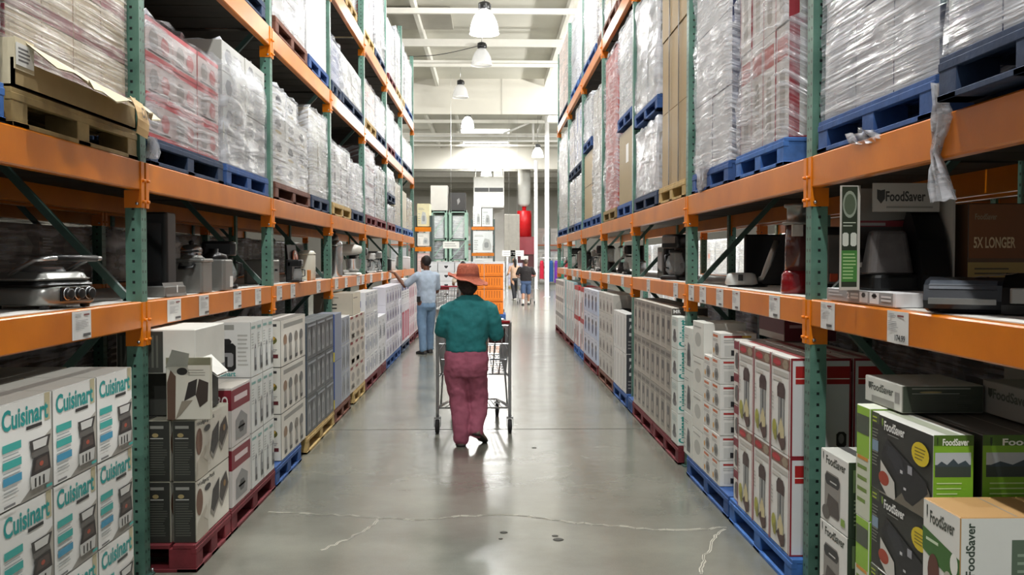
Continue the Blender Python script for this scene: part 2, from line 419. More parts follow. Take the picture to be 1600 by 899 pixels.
# ------------------------------------------------------------------ the setting
YEND = 76.0
def setting():
    b = MB(); b.box(-22, -6, -.2, 22, YEND + .2, 0, M_FLOOR); struct(b.obj('floor'))
    jm = mat('#4c4c45', .8, noise=.2, name='floor_joint_filler')
    b = MB(); b.box(-22, 8.70, -.01, 22, 8.715, .0012, jm)
    b.box(-22, 18.7, -.01, 22, 18.715, .0012, jm); b.box(-22, 29, -.01, 22, 29.02, .0012, jm); struct(b.obj('trim_1'))
    # hairline cracks with a pale edge
    cm = mat('#b4b1a2', .7, noise=.1, name='crack_edge_dust'); ck = mat('#3f3e38', .8, noise=.1, name='crack_line')
    b = MB()
    def crack(pts, wd):
        fine = []
        for (x0, y0), (x1, y1) in zip(pts, pts[1:]):
            k = 6
            for i in range(k):
                t = i / k; fine.append((x0 + (x1 - x0) * t + random.uniform(-.01, .01), y0 + (y1 - y0) * t + random.uniform(-.02, .02)))
        fine.append(pts[-1])
        for (x0, y0), (x1, y1) in zip(fine, fine[1:]):
            d = Vector((x1 - x0, y1 - y0)).normalized(); n = Vector((-d.y, d.x))
            for m, k, z in ((cm, wd * random.uniform(.6, 1.5), .0012), (ck, wd * .25, .0018)):
                b.add([(x0 - n.x * k, y0 - n.y * k, z), (x1 - n.x * k, y1 - n.y * k, z), (x1 + n.x * k, y1 + n.y * k, z), (x0 + n.x * k, y0 + n.y * k, z)], [(0, 1, 2, 3)], m)
    def fp(px, py):
        Z = F * CAMZ / (py - 405); return ((px - 766) * Z / F, Z)
    crack([fp(*p) for p in ((420, 800), (520, 806), (600, 812), (660, 815), (730, 809), (800, 808), (850, 815), (930, 824), (1010, 832), (1080, 834), (1140, 830))], .011)
    crack([fp(*p) for p in ((592, 810), (575, 828), (540, 846), (500, 862))], .007)
    crack([fp(*p) for p in ((1135, 832), (1120, 850), (1105, 880), (1100, 905))], .007)
    struct(b.obj('trim_2'))
    b = MB()
    for px, py, r in ((787, 836, .022), (873, 848, .03), (868, 842, .018), (782, 846, .012), (835, 702, .02)):
        x, y = fp(px, py); b.lathe([(r, .0), (r, .002), (r * .4, .003)], ck, 10, x, y)
    struct(b.obj('trim_3'))
    # roof: painted metal deck on joists
    deck = mat('#c6c3b8', .7, noise=.06, nscale=.6, name='painted_roof_deck')
    joist = mat('#d6d3ca', .6, noise=.03, name='painted_joist')
    wallm = mat('#cbc7bc', .75, noise=.04, nscale=.8, name='painted_block_wall')
    H = 7.9
    b = MB(); b.box(-22, 15, H, 22, 52.8, H + .2, deck)
    struct(b.obj('ceiling'))
    b = MB()
    for y, z, h in ((17.2, 7.45, .14), (20.2, 7.45, .14), (23.1, 7.45, .13), (26.5, 7.42, .20), (26.9, 7.05, .07), (29.7, 7.5, .12), (37, 7.5, .12), (41.9, 7.5, .14), (44.5, 7.3, .1), (46.7, 7.35, .16), (50.5, 7.5, .1)):
        b.box(-21.9, y, z, 21.9, y + .1, z + h, joist)
    for x in (-9, -6.2, -3.2, -1.9, 1.9, 4.6, 7.4, 10):
        b.box(x, 15, 7.62, x + .1, 33.7, 7.88, joist); b.box(x + .4, 34.3, 7.62, x + .5, 52.5, 7.88, joist)
    for x in (-5.5, -2.6, 3.2, 6):     # shallow skylight wells between the joists
        b.box(x, 24.2, 7.80, x + 1.6, 26.2, 7.89, mat('#9a968c', .8, noise=.03))
    struct(b.obj('ceiling_joists'))
    b = MB(); b.box(-22, 33.8, 6.66, 22, 34.1, H, wallm)
    for x in (-4.4, .4, 5.2): b.box(x, 33.79, 6.66, x + .03, 33.8, H, mat('#b7b4ab', .8, noise=.03))
    struct(b.obj('wall_soffit'))
    b = MB(); b.box(-22, 52.6, 6.5, 22, 52.9, H, wallm); struct(b.obj('wall_header'))
    b = MB(); b.box(-22, 52.9, 7.0, 22, YEND, 7.2, deck)
    for y in (56, 60, 64, 69): b.box(-22, y, 6.7, 22, y + .15, 7.0, joist)
    struct(b.obj('ceiling_rear'))
    b = MB(); b.box(-22, YEND, 0, 22, YEND + .2, 7.2, wallm); struct(b.obj('wall_back'))
    b = MB(); b.box(-22.2, -6, 0, -22, YEND, H, wallm); struct(b.obj('wall_left'))
    b = MB(); b.box(22, -6, 0, 22.2, YEND, H, wallm); struct(b.obj('wall_right'))
    # roof lights: glazed panels that let the daylight in
    sk = bpy.data.materials.new('skylight_glazing'); sk.use_nodes = True
    p = sk.node_tree.nodes['Principled BSDF']; p.inputs['Emission Color'].default_value = (1, 1, .98, 1); p.inputs['Emission Strength'].default_value = 6
    b = MB(); b.box(-1.55, 46.9, H - .05, .95, 52.0, H + .02, sk); struct(b.obj('window_1'))
    b = MB()
    for x0, x1 in ((-1.65, -1.55), (.95, 1.05)): b.box(x0, 46.8, H - .12, x1, 52.1, H, joist)
    struct(b.obj('trim_4'))
    area('daylight_skylight', (-.3, 49.5, H - .2), 2.5, 4.8, 700)
    area('fill_rear_bay', (0, 64, 6.6), 16, 12, 900)  # fill light added under the closed rear roof, no glazing above it
    area('fill_mid_bay', (0, 40, 6.6), 14, 8, 500)  # added fill for the middle bay, not a roof opening
    # conduit and pipe runs under the roof
    b = MB(); pm = mat('#e2e0dc', .4, noise=.02, name='white_pipe')
    b.tube([(-12, 43.5, 6.92), (12, 43.5, 6.92)], .05, pm)
    b.tube([(-12, 44.4, 7.25), (12, 44.4, 7.25)], .04, pm)
    b.tube([(-4.9, 43.5, 6.92), (-4.9, 43.5, 7.89)], .05, pm); b.tube([(1.9, 43.5, 7.8), (.6, 43.5, 7.25)], .05, pm)
    b.tube([(1.95, 43.5, 6.92), (1.95, 43.5, 7.89)], .05, pm)
    tag(b.obj('sprinkler_pipe'), 'white sprinkler pipe run under the far part of the roof', 'pipe')
    b = MB(); pts = []
    for i in range(17):
        t = i / 16; pts.append((-3.6 + 3.3 * t, 25.0, 7.1 - .28 * math.sin(PI * t)))
    b.tube([(-3.6, 25, 7.9)] + pts, .009, M_BLACK, 5)
    tag(b.obj('power_cord'), 'thin dark power cord sagging from the roof to the unlit lamp', 'cord')

def lamp(x, y, z, r, label, lit, power=0, name='high_bay_lamp', top=7.9):
    t = thing(name, label, 'lamp', (x, y, z), 0, 'lamps hanging from the roof')
    if lit:
        sm = bpy.data.materials.get('lit_lamp_glass')
        if not sm:
            sm = bpy.data.materials.new('lit_lamp_glass'); sm.use_nodes = True
            p = sm.node_tree.nodes['Principled BSDF']; p.inputs['Emission Color'].default_value = (1, 1, .96, 1); p.inputs['Emission Strength'].default_value = 5
            p.inputs['Base Color'].default_value = (.9, .9, .88, 1)
            nt = sm.node_tree; tb = nt.nodes.new('ShaderNodeBsdfTransparent'); mx = nt.nodes.new('ShaderNodeMixShader'); mx.inputs['Fac'].default_value = .45
            nt.links.new(tb.outputs[0], mx.inputs[1]); nt.links.new(p.outputs[0], mx.inputs[2]); nt.links.new(mx.outputs[0], nt.nodes['Material Output'].inputs['Surface'])
    else:
        sm = glass_material('clear_lamp_acrylic', '#e8e8ea', .5)
    prof = [(r, 0), (r * .99, r * .25), (r * .9, r * .7), (r * .72, r * 1.15), (r * .45, r * 1.5), (r * .34, r * 1.62)]
    b = MB(); b.lathe(prof, sm, 28, cap0=False, cap1=True); b.obj('lamp_shade', t)
    b = MB(); b.lathe([(r * 1.04, -.012), (r * 1.06, .0), (r * 1.0, .02)], mat('#f4f4f2', .3, noise=0, emit=.0), 28, cap0=False, cap1=False)
    b.obj('shade_rim', t)
    b = MB(); b.lathe([(r * .36, r * 1.6), (r * .42, r * 1.75), (r * .42, r * 2.1), (r * .2, r * 2.2)], M_BLACK, 16)
    for a in range(5):
        an = a * 2 * PI / 5; b.box(math.cos(an) * r * .42 - .02, math.sin(an) * r * .42 - .02, r * 1.65, math.cos(an) * r * .42 + .02, math.sin(an) * r * .42 + .02, r * 2.0, M_BLACK)
    b.obj('ballast_housing', t)
    b = MB(); b.tube([(0, 0, r * 2.15), (0, 0, top - z)], .008, M_STEEL, 6); b.obj('hanger', t)
    if power:
        d = bpy.data.lights.new('lamp_light', 'POINT'); d.energy = power; d.shadow_soft_size = r * .35; d.color = (1, .995, .975)
        o = bpy.data.objects.new('lamp_light', d); COL.objects.link(o); o.parent = t; o.location = (0, 0, r * .6)
    return t

def lamps():
    def at(px, py, Z): return ((px - 766) * Z / F, Z, CAMZ + (405 - py) * Z / F)
    for px, py, Z, r, lb, lit, pw in (
        (757, 55, 20.3, .30, 'large glowing bell lamp above the aisle, brightest and biggest of all', True, LAMP_POWER * .25),
        (753, 104, 26.2, .28, 'unlit clear bell lamp hanging just behind the brightest lamp', False, 0),
        (720, 154, 31.5, .26, 'unlit clear bell lamp in front of the smooth soffit', False, 0),
        (731, 200, 38, .25, 'glowing bell lamp beyond the soffit, beside the bent white conduit', True, 200),
        (840, 246, 41, .25, 'small lit bell lamp beside the two white columns', True, 0),
        (760, 275, 55, .30, 'glowing bell lamp below the far header wall', True, 300),
        (864, 190, 38, .22, 'small glowing lamp next to the top of the right rack', True, 0),
    ):
        x, y, z = at(px, py, Z); lamp(x, y, z, r, lb, lit, pw, top=7.9 if Z < 52 else 7.0)
    # the same lamps continue over the aisle above and behind the picture
    for y in (14.5, 9.5, 4.5, -.5, -5):
        lamp(0.0, y, 7.3, .3, 'glowing bell lamp high over the near part of the aisle', True, LAMP_POWER, top=8.4)
    for x, ys in ((-7.2, (20, 27)), (5.2, (4, 9.5, 15, 20, 27, 33)), (-7.5, (38, 46)), (7.5, (38, 46))):  # extra unseen lamps, added to brighten the roof and the next aisle
        for y in ys: lamp(x, y, 6.3, .3, 'unseen bell lamp added for light over a neighbouring aisle', True, LAMP_POWER * (2.6 if 0 < x < 6 else .9), top=7.9 if y > 15 else 7.2)

# ------------------------------------------------------------------ racks
WL, WR = 1.685, 1.47
LZ = [4.73 + 2.74 * n for n in range(-1, 7)]      # far edge of each post, left row
RZ = [4.42 + 2.74 * n for n in range(-1, 7)]
DEPTH = 1.07
def post_obj(parent, x, y0, y1, h):
    # hollow C-shaped post; local origin at its own centre so the holes line up
    b = MB(); wx = .075; wy = y1 - y0
    b.box(-wx / 2, -wy / 2, 0, wx / 2, wy / 2, h, M_POST)
    o = b.obj('post', parent, (x, (y0 + y1) / 2, 0))
    b = MB(); b.box(-.06, -.0415, 0, .06, .0415, .008, M_BRACE); b.tube([(.05, .03, .008), (.05, .03, .03)], .007, M_STEEL, 6)
    b.obj('base_plate', o)
    return o

def rack(side, W, ZS, levels, h, label, front=True, x_off=0., tags=(), depth=DEPTH, decks=True, name='pallet_rack', skip=()):
    s = -1 if side == 'L' else 1
    t = thing(name, label, 'rack')
    X = lambda d: s * (W + x_off + d)          # distance back from the aisle face
    for Z in ZS:
        for d in (.0375, depth - .0375): post_obj(t, X(d), Z - .075, Z, h)
        b = MB(); ym = Z - .0375
        zz = -.65 - 0.0; k = 0; z = 1.36
        nodes = []
        zf = 1.36 - 4
        while zf < h:
            nodes += [(X(.075), zf), (X(depth - .075), zf + 1.0)]; zf += 2.0
        for (xa, za), (xb, zb) in zip(nodes, nodes[1:]):
            if min(za, zb) < .1 or max(za, zb) > h - .05: continue
            b2 = MB(); b2.bar((xa, ym, za), (xb, ym, zb), .032, .035, M_BRACE); b2.obj('brace', t)
    ends = list(zip(ZS, ZS[1:]))
    for li, (z0, z1, board) in enumerate(levels):
        for bi, (Za, Zb) in enumerate(ends):
            if (li, bi) in skip: continue
            ya, yb = Za + .002, Zb - .077
            for rear in (0, 1):
                d0 = 0 if not rear else depth - .045
                b = MB(); xa, xb = sorted((X(d0 - .004), X(d0 + .045)))
                # box beam with a stepped top lip
                b.cbox(xa, ya, z0, xb, yb, z1, M_BEAM, .006)
                o = b.obj('beam', t)
                # connector plates at each end wrap the posts
                for (e0, e1) in ((ya - .062, ya + .012), (yb - .012, yb + .062)):
                    c = MB(); xf = X(d0 - .009)
                    x0, x1 = sorted((xf, X(d0 + .002))); zlo = z0 - .085; zhi = z1 - .003
                    ee0, ee1 = (e0, e1)
                    mid0 = ee0 if ee0 < ya - .02 else ee0 + .012
                    c.box(x0, ee0 + .035 if ee0 < ya - .02 else ee0, zlo, x1, ee1 if ee0 < ya - .02 else ee1 - .035, zhi, M_CONN)
                    yy = (ee0 + .05) if ee0 < ya - .02 else ee1 - .05
                    for zc in (zlo + .03, (zlo + zhi) / 2 + .02):
                        c.tube([(xf, yy, zc), (xf - s * .012, yy, zc)], .008, M_CONN, 6)
                    if not rear:
                        # side flange seen on the near face of the post, narrowing downwards
                        yb0 = ee0 + .033 if ee0 < ya - .02 else ee1 - .035 + .0
                        if ee0 >= ya - .02:
                            yq = Zb - .079
                            c.box(*sorted((xf, X(.078)))[:1], yq, z0 - .085, sorted((xf, X(.078)))[1], yq + .003, z0 + .0, M_CONN)
                            c.tube([(X(.014), yq, z0 - .065), (X(.014), yq - .008, z0 - .065)], .008, M_STEEL, 6)
                    c.obj('connector', o)
            if decks:
                b = MB(); m = M_BOARD if board else M_DECK
                x0, x1 = sorted((X(.05), X(depth - .05)))
                if board: b.box(x0, ya, z1 - .016, x1, yb, z1 + .002, m)
                else:
                    # planked deck
                    k = 8; st = (yb - ya) / k
                    for i in range(k): b.box(x0, ya + i * st + .008, z1 - .02, x1, ya + (i + 1) * st - .008, z1 - .002, m)
                b.obj('shelf_board', t)
    return t

def price_tags(t, side, W, z0, z1, px, price=None):
    """paper shelf labels; px = picture columns of their centres and widths"""
    s = -1 if side == 'L' else 1
    for x, wpx in px:
        dx = abs(x - 766); Zc = F * W / dx; hw = Zc * wpx / dx / 2
        b = MB(); X = s * (W - .0065)
        zc = (z0 + z1) / 2; hh = min(.062, hw * .72 + .012)
        hh = .058
        c = [(X, Zc - hw, zc - hh), (X, Zc + hw, zc - hh), (X, Zc + hw, zc + hh), (X, Zc - hw, zc + hh)]
        if s > 0: c = [c[1], c[0], c[3], c[2]]
        pm = mat('#d6d6d2', .6, noise=.03, name='label_paper')
        # slightly curled sheet with thickness
        bulge = .004
        rows = []
        for i in range(5):
            u = i / 4; y = c[0][1] + (c[1][1] - c[0][1]) * u; xx = X - s * (bulge * math.sin(PI * u))
            rows.append([(xx, y, zc - hh), (xx, y, zc + hh), (xx + s * .001, y, zc + hh), (xx + s * .001, y, zc - hh)])
        b.rings(rows, pm)
        A = Art(b, (X - s * .0045, c[0][1], zc - hh), (0, 1 if s < 0 else -1, 0), (0, 0, 1), (-s, 0, 0), 2 * hw, 2 * hh)
        A.lines(.1, .78, .5, .93, 3, '#8a8a88'); A.lines(.55, .83, .85, .9, 1, '#7a3a3a', .8, 0); A.lines(.1, .36, .8, .7, 6, '#a0a0a0', .35, .5)
        if price and abs(x - price[0]) < 3: A.text(price[1], .45, .08, .48, .2, '#222222')
        else: A.lines(.5, .08, .9, .22, 1, '#555555', .7, 0); 
        b.obj('price_tag', t)

def racks():
    zmL = [(1.223, 1.354, True), (1.892, 2.032, False), (3.19, 3.34, False), (4.36, 4.54, False)]
    zmR = [(1.253, 1.375, True), (1.886, 2.03, False), (4.28, 4.44, False)]
    l = rack('L', WL, LZ, zmL, 6.0, 'long rack of green posts and orange beams holding the grill and blender cartons')
    r = rack('R', WR, RZ, zmR, 6.0, 'long rack of green posts and orange beams above the red-trimmed juicer cartons')
    price_tags(l, 'L', WL, 1.223, 1.354, [(131, 29), (274, 21), (320, 15), (372, 12), (404, 9), (403 - 15 + 16 + 33, 8), (458, 7), (498, 6), (526, 5), (541, 4), (560, 5), (567, 4), (580, 3.5), (597, 3), (610, 3)])
    price_tags(r, 'R', WR, 1.253, 1.375, [(1412, 34), (1300, 22), (1215, 17), (1154, 12), (1128, 11), (1101, 10), (1083, 8), (1058, 7), (1015, 5), (974, 4), (952, 3.5), (923, 3), (903, 3), (895, 3), (883, 2.5)], price=(1412, '174.99'))
    # neighbouring rows, back to back with these
    z2 = [(1.25, 1.37, False), (1.9, 2.03, False), (3.2, 3.34, False), (4.36, 4.54, False)]
    rack('L', WL, LZ[:6], z2, 6.0, 'dark rack standing back to back behind the grill carton rack', x_off=DEPTH + .22)
    rack('R', WR, RZ[:5], [(1.25, 1.37, False), (1.9, 2.03, False), (4.28, 4.44, False)], 6.0, 'dark rack standing back to back behind the juicer carton rack', x_off=DEPTH + .25)

# ------------------------------------------------------------------ pallets
PC = {'blue': '#2c5088', 'blue2': '#3464a6', 'navy': '#1f3350', 'red': '#641a21', 'wood': '#b59a63', 'brown': '#6a4030', 'wornwood': '#8f7a4e'}
_pal = {}
def pallet(side, W, Z0, Z1, z, col, label, depth=1.0, cat='pallet', group=None, W2=None):
    if W < (WL if side == 'L' else WR) and W > 0 and z == 0:
        for p in (LZ if side == 'L' else RZ):      # pallets stop short of the posts
            lo, hi = p - .083, p + .006
            if Z0 < hi and Z1 > lo:
                if min(lo - Z0, Z1 - hi) > .25:
                    pallet(side, W, hi, Z1, z, col, label + ', beyond the post', depth, cat, group); Z1 = lo
                elif lo - Z0 >= Z1 - hi: Z1 = lo
                else: Z0 = hi
    elif abs(abs(W) - (WL if side == 'L' else WR)) < .1 and z > .5:
        for p in (LZ if side == 'L' else RZ):
            lo, hi = p - .086, p + .012
            if Z0 < hi and Z1 > lo:
                if lo - Z0 >= Z1 - hi: Z1 = lo
                else: Z0 = hi
    wd = round(Z1 - Z0, 3); key = (wd, col, depth)
    if key not in _pal:
        m = mat(PC[col], .75, noise=.28, nscale=9, bump=.3, name='pallet_paint_' + col)
        b = MB(); a = wd / 2; H = .138
        for i in range(7):                       # deck boards run front to back... and along
            y0 = i * depth / 7 + .006
            b.cbox(-a, y0, H - .02, a, y0 + depth / 7 - .016, H, m, .002)
        for x0, x1 in ((-a, -a + .12), (-.06, .06), (a - .12, a)):
            for y0, y1 in ((0.004, .14), (depth / 2 - .07, depth / 2 + .07), (depth - .14, depth - .004)):
                b.cbox(x0 + .003, y0, .018, x1 - .003, y1, H - .02, m, .003)
            b.cbox(x0, .0, 0, x1, depth, .018, m, .002)
        b.cbox(-a, 0, .0, a, .1, .019, m, .002); b.cbox(-a, depth - .1, 0, a, depth, .019, m, .002)
        b.cbox(-a, .002, H - .045, a, .03, H - .018, m, .002)
        _pal[key] = b.mesh('pallet')
    o = bpy.data.objects.new('pallet', _pal[key]); COL.objects.link(o)
    s = -1 if side == 'L' else 1
    o.location = (s * W, (Z0 + Z1) / 2, z); o.rotation_euler.z = -s * PI / 2
    return tag(o, label, cat, group)
# ------------------------------------------------------------------ carton prints
def a_grill(A):
    A.poly([(.62, 0), (1, 0), (1, .62), (.82, .55)], '#a9a59a'); A.poly([(.35, 0), (1, 0), (1, .22), (.72, .17)], '#8f8c84')
    A.rect(.86, .72, .97, 1, '#b9b08f')
    A.text('Cuisinart', .07, .74, .86, .2, '#1f9490')
    A.lines(.5, .68, .8, .73, 1, '#2c2c2c', .7, 0)
    for v in (.60, .44, .29): A.poly([(.07, v - .055), (.4, v - .055), (.4, v + .02), (.07, v + .02)], '#3aa39b' if v > .3 else '#3f8fb0')
    A.lines(.07, .46, .42, .53, 2, '#9aa2a2'); A.lines(.07, .31, .42, .37, 2, '#9aa2a2'); A.lines(.07, .13, .34, .22, 3, '#a2a6a4')
    A.poly([(.54, .57), (.96, .57), (.9, .44), (.58, .44)], '#3a3836'); A.poly([(.6, .555), (.9, .555), (.86, .47), (.62, .47)], '#c9c9c4')
    A.poly([(.57, .45), (.9, .46), (.92, .40), (.58, .39)], '#5d5b57')
    A.poly([(.62, .39), (.92, .40), (.95, .22), (.55, .21)], '#2b2625'); A.poly([(.66, .36), (.88, .37), (.9, .26), (.62, .25)], '#4a3f3b')
    A.ell(.76, .31, .04, .025, '#a04a38', 10)
    A.poly([(.54, .22), (.93, .22), (.9, .09), (.56, .09)], '#bdbdb8')
    for u in (.62, .7, .78): A.rect(u, .1, u + .03, .19, '#1c1c1c')
    A.rect(.84, .04, .96, .07, '#3aa39b'); A.lines(.05, .03, .25, .06, 1, '#777777', .8, 0)
def a_grill_side(A):
    A.text('Cuisinart', .1, .78, .8, .12, '#1f9490'); A.lines(.12, .2, .85, .7, 10, '#b0b0aa')
def a_panini(A):
    A.lines(.05, .86, .48, .95, 1, '#444444', .0, 0); A.text('Wolfgang Puck', .05, .86, .5, .09, '#4a4a44')
    A.poly([(0, 0), (.35, 0), (.3, .5), (.04, .3)], '#b9b2a2')
    A.ell(.1, .62, .09, .22, '#6d4a36'); A.ell(.33, .77, .09, .055, '#3c3c3c')
    A.poly([(.22, .3), (.4, .55), (.34, .2)], '#c9c4b6')
    A.poly([(.42, .35), (.48, .65), (.68, .78), (.66, .42), (.5, .25)], '#2d2a28'); A.poly([(.42, .35), (.5, .25), (.66, .42), (.66, .36), (.5, .17), (.4, .3)], '#8a857c')
    A.poly([(.68, .42), (.72, .68), (.9, .8), (.97, .55), (.76, .3)], '#3a332e'); A.poly([(.68, .42), (.76, .3), (.97, .55), (.96, .46), (.76, .22), (.67, .36)], '#8a857c')
    A.ell(.84, .6, .04, .06, '#8b6a3c', 10)
def a_darktext(A):
    A.lines(.12, .86, .85, .92, 1, '#8c8c84', .8, .2); A.ell(.35, .76, .14, .035, '#9c8c60', 12); A.rect(.12, .70, .7, .715, '#b8b8b0')
    A.lines(.1, .1, .9, .66, 14, '#55574e')
def a_processor(A):
    for k in (0, .5):
        A.lines(k + .05, .86, k + .4, .92, 1, '#7fa9a2', .8, .2); A.lines(k + .06, .5, k + .26, .8, 6, '#a8aca8')
        A.poly([(k + .28, .1), (k + .46, .1), (k + .45, .35), (k + .42, .55), (k + .36, .6), (k + .3, .52), (k + .27, .3)], '#77797a')
        A.poly([(k + .31, .34), (k + .42, .34), (k + .41, .5), (k + .32, .5)], '#b5b8b8'); A.rect(k + .3, .12, k + .45, .2, '#3f4040')
    A.rect(.495, .05, .505, .95, '#b6b9b5')
def a_cooker_side(A):
    A.rect(.12, .86, .62, .95, '#8f908a'); A.text('Cuisinart', .1, .03, .55, .09, '#3f9a94'); A.lines(.7, .2, .95, .8, 8, '#a8a8a2')
    A.rr(.22, .12, .66, .62, '#141414', .15); A.rr(.28, .2, .6, .45, '#8b8b8b', .12); A.rr(.32, .6, .56, .7, '#1a1a1a', .2); A.rect(.41, .2, .47, .38, '#222222')
def a_maroon(A):
    A.rect(0, .62, 1, .95, '#7b1f2c'); A.lines(.15, .72, .85, .86, 1, '#d8c8c8', .7, 0)
    A.poly([(.2, .08), (.8, .08), (.85, .4), (.5, .55), (.2, .42)], '#8c8c8a'); A.rr(.35, .18, .7, .36, '#4a4a4a')
def a_gpro(A):
    A.rect(0, .62, 1, .96, '#7b1f2c'); A.text('G PRO', .36, .7, .56, .16, '#efe6e2'); A.lines(.2, .2, .8, .5, 4, '#9a9692')
def a_blenders(A):
    A.lines(.1, .8, .9, .92, 1, '#8f8f88', .8, .05)
    for i, (u, c) in enumerate(((.12, '#8d6f55'), (.32, '#6f6f6c'), (.55, '#7b756c'), (.76, '#686866'))):
        A.ell(u + .04, .55, .07, .13, c); A.poly([(u - .01, .12), (u + .1, .12), (u + .08, .46), (u + .01, .46)], '#9a9892'); A.rect(u, .08, u + .09, .16, '#3c3c3a')
def a_blenders_side(A):
    A.lines(.1, .86, .9, .94, 1, '#333333', .7, .1); A.ell(.5, .58, .36, .11, '#5a5a28'); A.ell(.5, .62, .3, .06, '#b8923a')
    A.rect(.1, .2, .9, .28, '#5a1f24'); A.lines(.1, .32, .9, .44, 3, '#999999')
def a_steel(A):
    for u in (.1, .55):
        A.poly([(u, .1), (u + .28, .1), (u + .28, .62), (u + .14, .82), (u, .62)], '#8f9294'); A.poly([(u + .06, .2), (u + .2, .2), (u + .2, .55), (u + .06, .55)], '#6a6e72')
    A.rect(.44, .3, .5, .9, '#22262b'); A.lines(.1, .86, .9, .94, 1, '#9aa1a8', .7, .3)
def a_bluea(A):
    A.rect(0, 0, 1, 1, '#2c4f96'); A.rect(0, 0, 1, .2, '#d2c23c'); A.ell(.5, .35, .3, .1, '#d8dce4'); A.text('a', .3, .55, .35, .16, '#eef0f4')
def a_bluesq(A):
    for u in (.2, .6): A.rr(u, .2, u + .26, .8, '#9fa4ac')
    A.rect(.02, .4, .12, .6, '#2b4fa0'); A.lines(.2, .84, .9, .94, 1, '#8e96a8')
def a_generic(c1, c2, band=None, seed=0):
    def f(A):
        R = random.Random(seed)
        if band: A.rect(0, .84, 1, 1, band)
        A.lines(.08, .72, .6, .82, 2, '#8d8d88')
        u = .3 + R.random() * .2
        A.poly([(u, .1), (u + .4, .1), (u + .44, .3), (u + .34, .6), (u + .1, .66), (u - .02, .36)], c1); A.rr(u + .08, .22, u + .3, .48, c2)
        A.lines(.06, .1, .26, .6, 5, '#a6a6a2')
    return f
def a_juicer(A):
    A.rect(.04, .86, .96, .975, '#7a5a4a'); A.ell(.3, .918, .2, .042, '#a3242c'); A.rr(.58, .87, .9, .965, '#9a8a74'); A.rect(.1, .895, .5, .935, '#b83038')
    A.lines(.12, .78, .9, .84, 1, '#b9b6ae', .8, .1); A.lines(.1, .72, .6, .76, 1, '#c6c3ba', .8, .1); A.lines(.05, .4, .16, .6, 5, '#b9b9b2')
    A.poly([(.34, .56), (.72, .56), (.74, .66), (.66, .715), (.42, .715), (.33, .66)], '#3b2422')
    A.poly([(.38, .2), (.7, .2), (.7, .56), (.38, .56)], '#b5b6b2'); A.rect(.42, .24, .46, .56, '#6b6d6c'); A.rect(.5, .3, .6, .56, '#55585a'); A.rect(.66, .24, .69, .56, '#7b7d7c')
    A.poly([(.4, .12), (.7, .1), (.72, .24), (.56, .36), (.44, .26)], '#c9bd90')
    A.poly([(.36, .14), (.6, .02), (.76, .05), (.8, .2), (.58, .08), (.5, .2)], '#3c2622'); A.poly([(.42, .12), (.56, .04), (.78, .08), (.72, .16), (.56, .14)], '#4b2f29')
    A.ell(.22, .22, .11, .09, '#a5a43e'); A.ell(.27, .15, .08, .06, '#8c8a3a')
    A.rect(0, 0, .03, 1, '#8a1f2a'); A.rect(.97, 0, 1, 1, '#8a1f2a')
def a_mr(A): A.text('MR', .05, .88, .2, .08, '#e8e8e4'); A.lines(.1, .2, .9, .7, 6, '#7a766e')
def a_juicer_side(A):
    for r in ((0, 0, .06, 1), (.94, 0, 1, 1), (0, .975, 1, 1), (0, 0, 1, .015)): A.rect(*r, '#8a1f2a')
    A.rect(.16, .74, .94, .92, '#a5201f'); A.rect(.16, .79, .94, .8, '#f0e6dc'); A.rr(.5, .1, .85, .26, '#33312f'); A.ell(.67, .19, .1, .05, '#8a8a86')
def a_mixer(A):
    A.rect(.1, .8, .7, .9, '#c86a3a'); A.lines(.1, .62, .8, .74, 2, '#9a9a94'); A.rr(.35, .1, .85, .58, '#8c8c88'); A.rr(.45, .2, .75, .45, '#5a5a58'); A.ell(.22, .25, .08, .12, '#d09a3a', 10)
def a_mixer_side(A):
    A.rect(.1, .82, .6, .9, '#a5302c'); A.rect(.6, .82, .85, .9, '#d0a03a'); A.lines(.1, .6, .9, .76, 2, '#a8a8a2'); A.rect(.12, .1, .88, .52, '#c4c4be'); A.poly([(.3, .12), (.85, .12), (.85, .4), (.55, .3), (.3, .34)], '#26262a')
def a_coffee(A):
    A.rect(0, .8, 1, 1, '#8a857b'); A.lines(.1, .84, .9, .94, 1, '#5e5a52', .8, .1); A.rect(.2, .12, .8, .78, '#8a857a'); A.rect(.3, .2, .7, .7, '#4c4a47'); A.rr(.36, .26, .64, .5, '#9c9488')
def a_vertteal(A):
    A.text('Cuisinart', .03, .08, .84, .30, '#1f8f86', rot=True); A.rect(.36, .05, .37, .95, '#2a9a90'); A.lines(.45, .1, .9, .9, 8, '#a8b0aa')
def a_vertfront(A):
    A.ell(.5, .3, .3, .12, '#6b6b6b'); A.rr(.3, .3, .7, .6, '#4a4a4a'); A.lines(.1, .7, .9, .9, 4, '#9fb8b4')
def a_darkmarks(A):
    A.rect(.3, .82, .6, .9, '#c8c8c4'); A.rect(.3, .45, .6, .53, '#c8c8c4'); A.text('A', .3, .62, .3, .12, '#c8c8c4'); A.lines(.2, .1, .8, .35, 3, '#888884')
def a_towerblue(A):
    A.poly([(.0, .0), (1, 0), (1, .6), (0, .4)], '#b9c6dc'); A.rr(.3, .15, .7, .6, '#2c3c62'); A.ell(.5, .65, .2, .12, '#23242a'); A.lines(.2, .84, .8, .92, 1, '#8a93aa')
def a_pink(A):
    A.rect(.08, .08, .92, .8, '#b83a56')
    for i in range(4): A.rect(.14 + i * .19, .14, .24 + i * .19, .74, '#d98aa0')
def a_toprow(A):
    A.rect(.1, .55, .9, .85, '#3a4a8a'); A.lines(.1, .2, .9, .5, 3, '#a8a8a8')
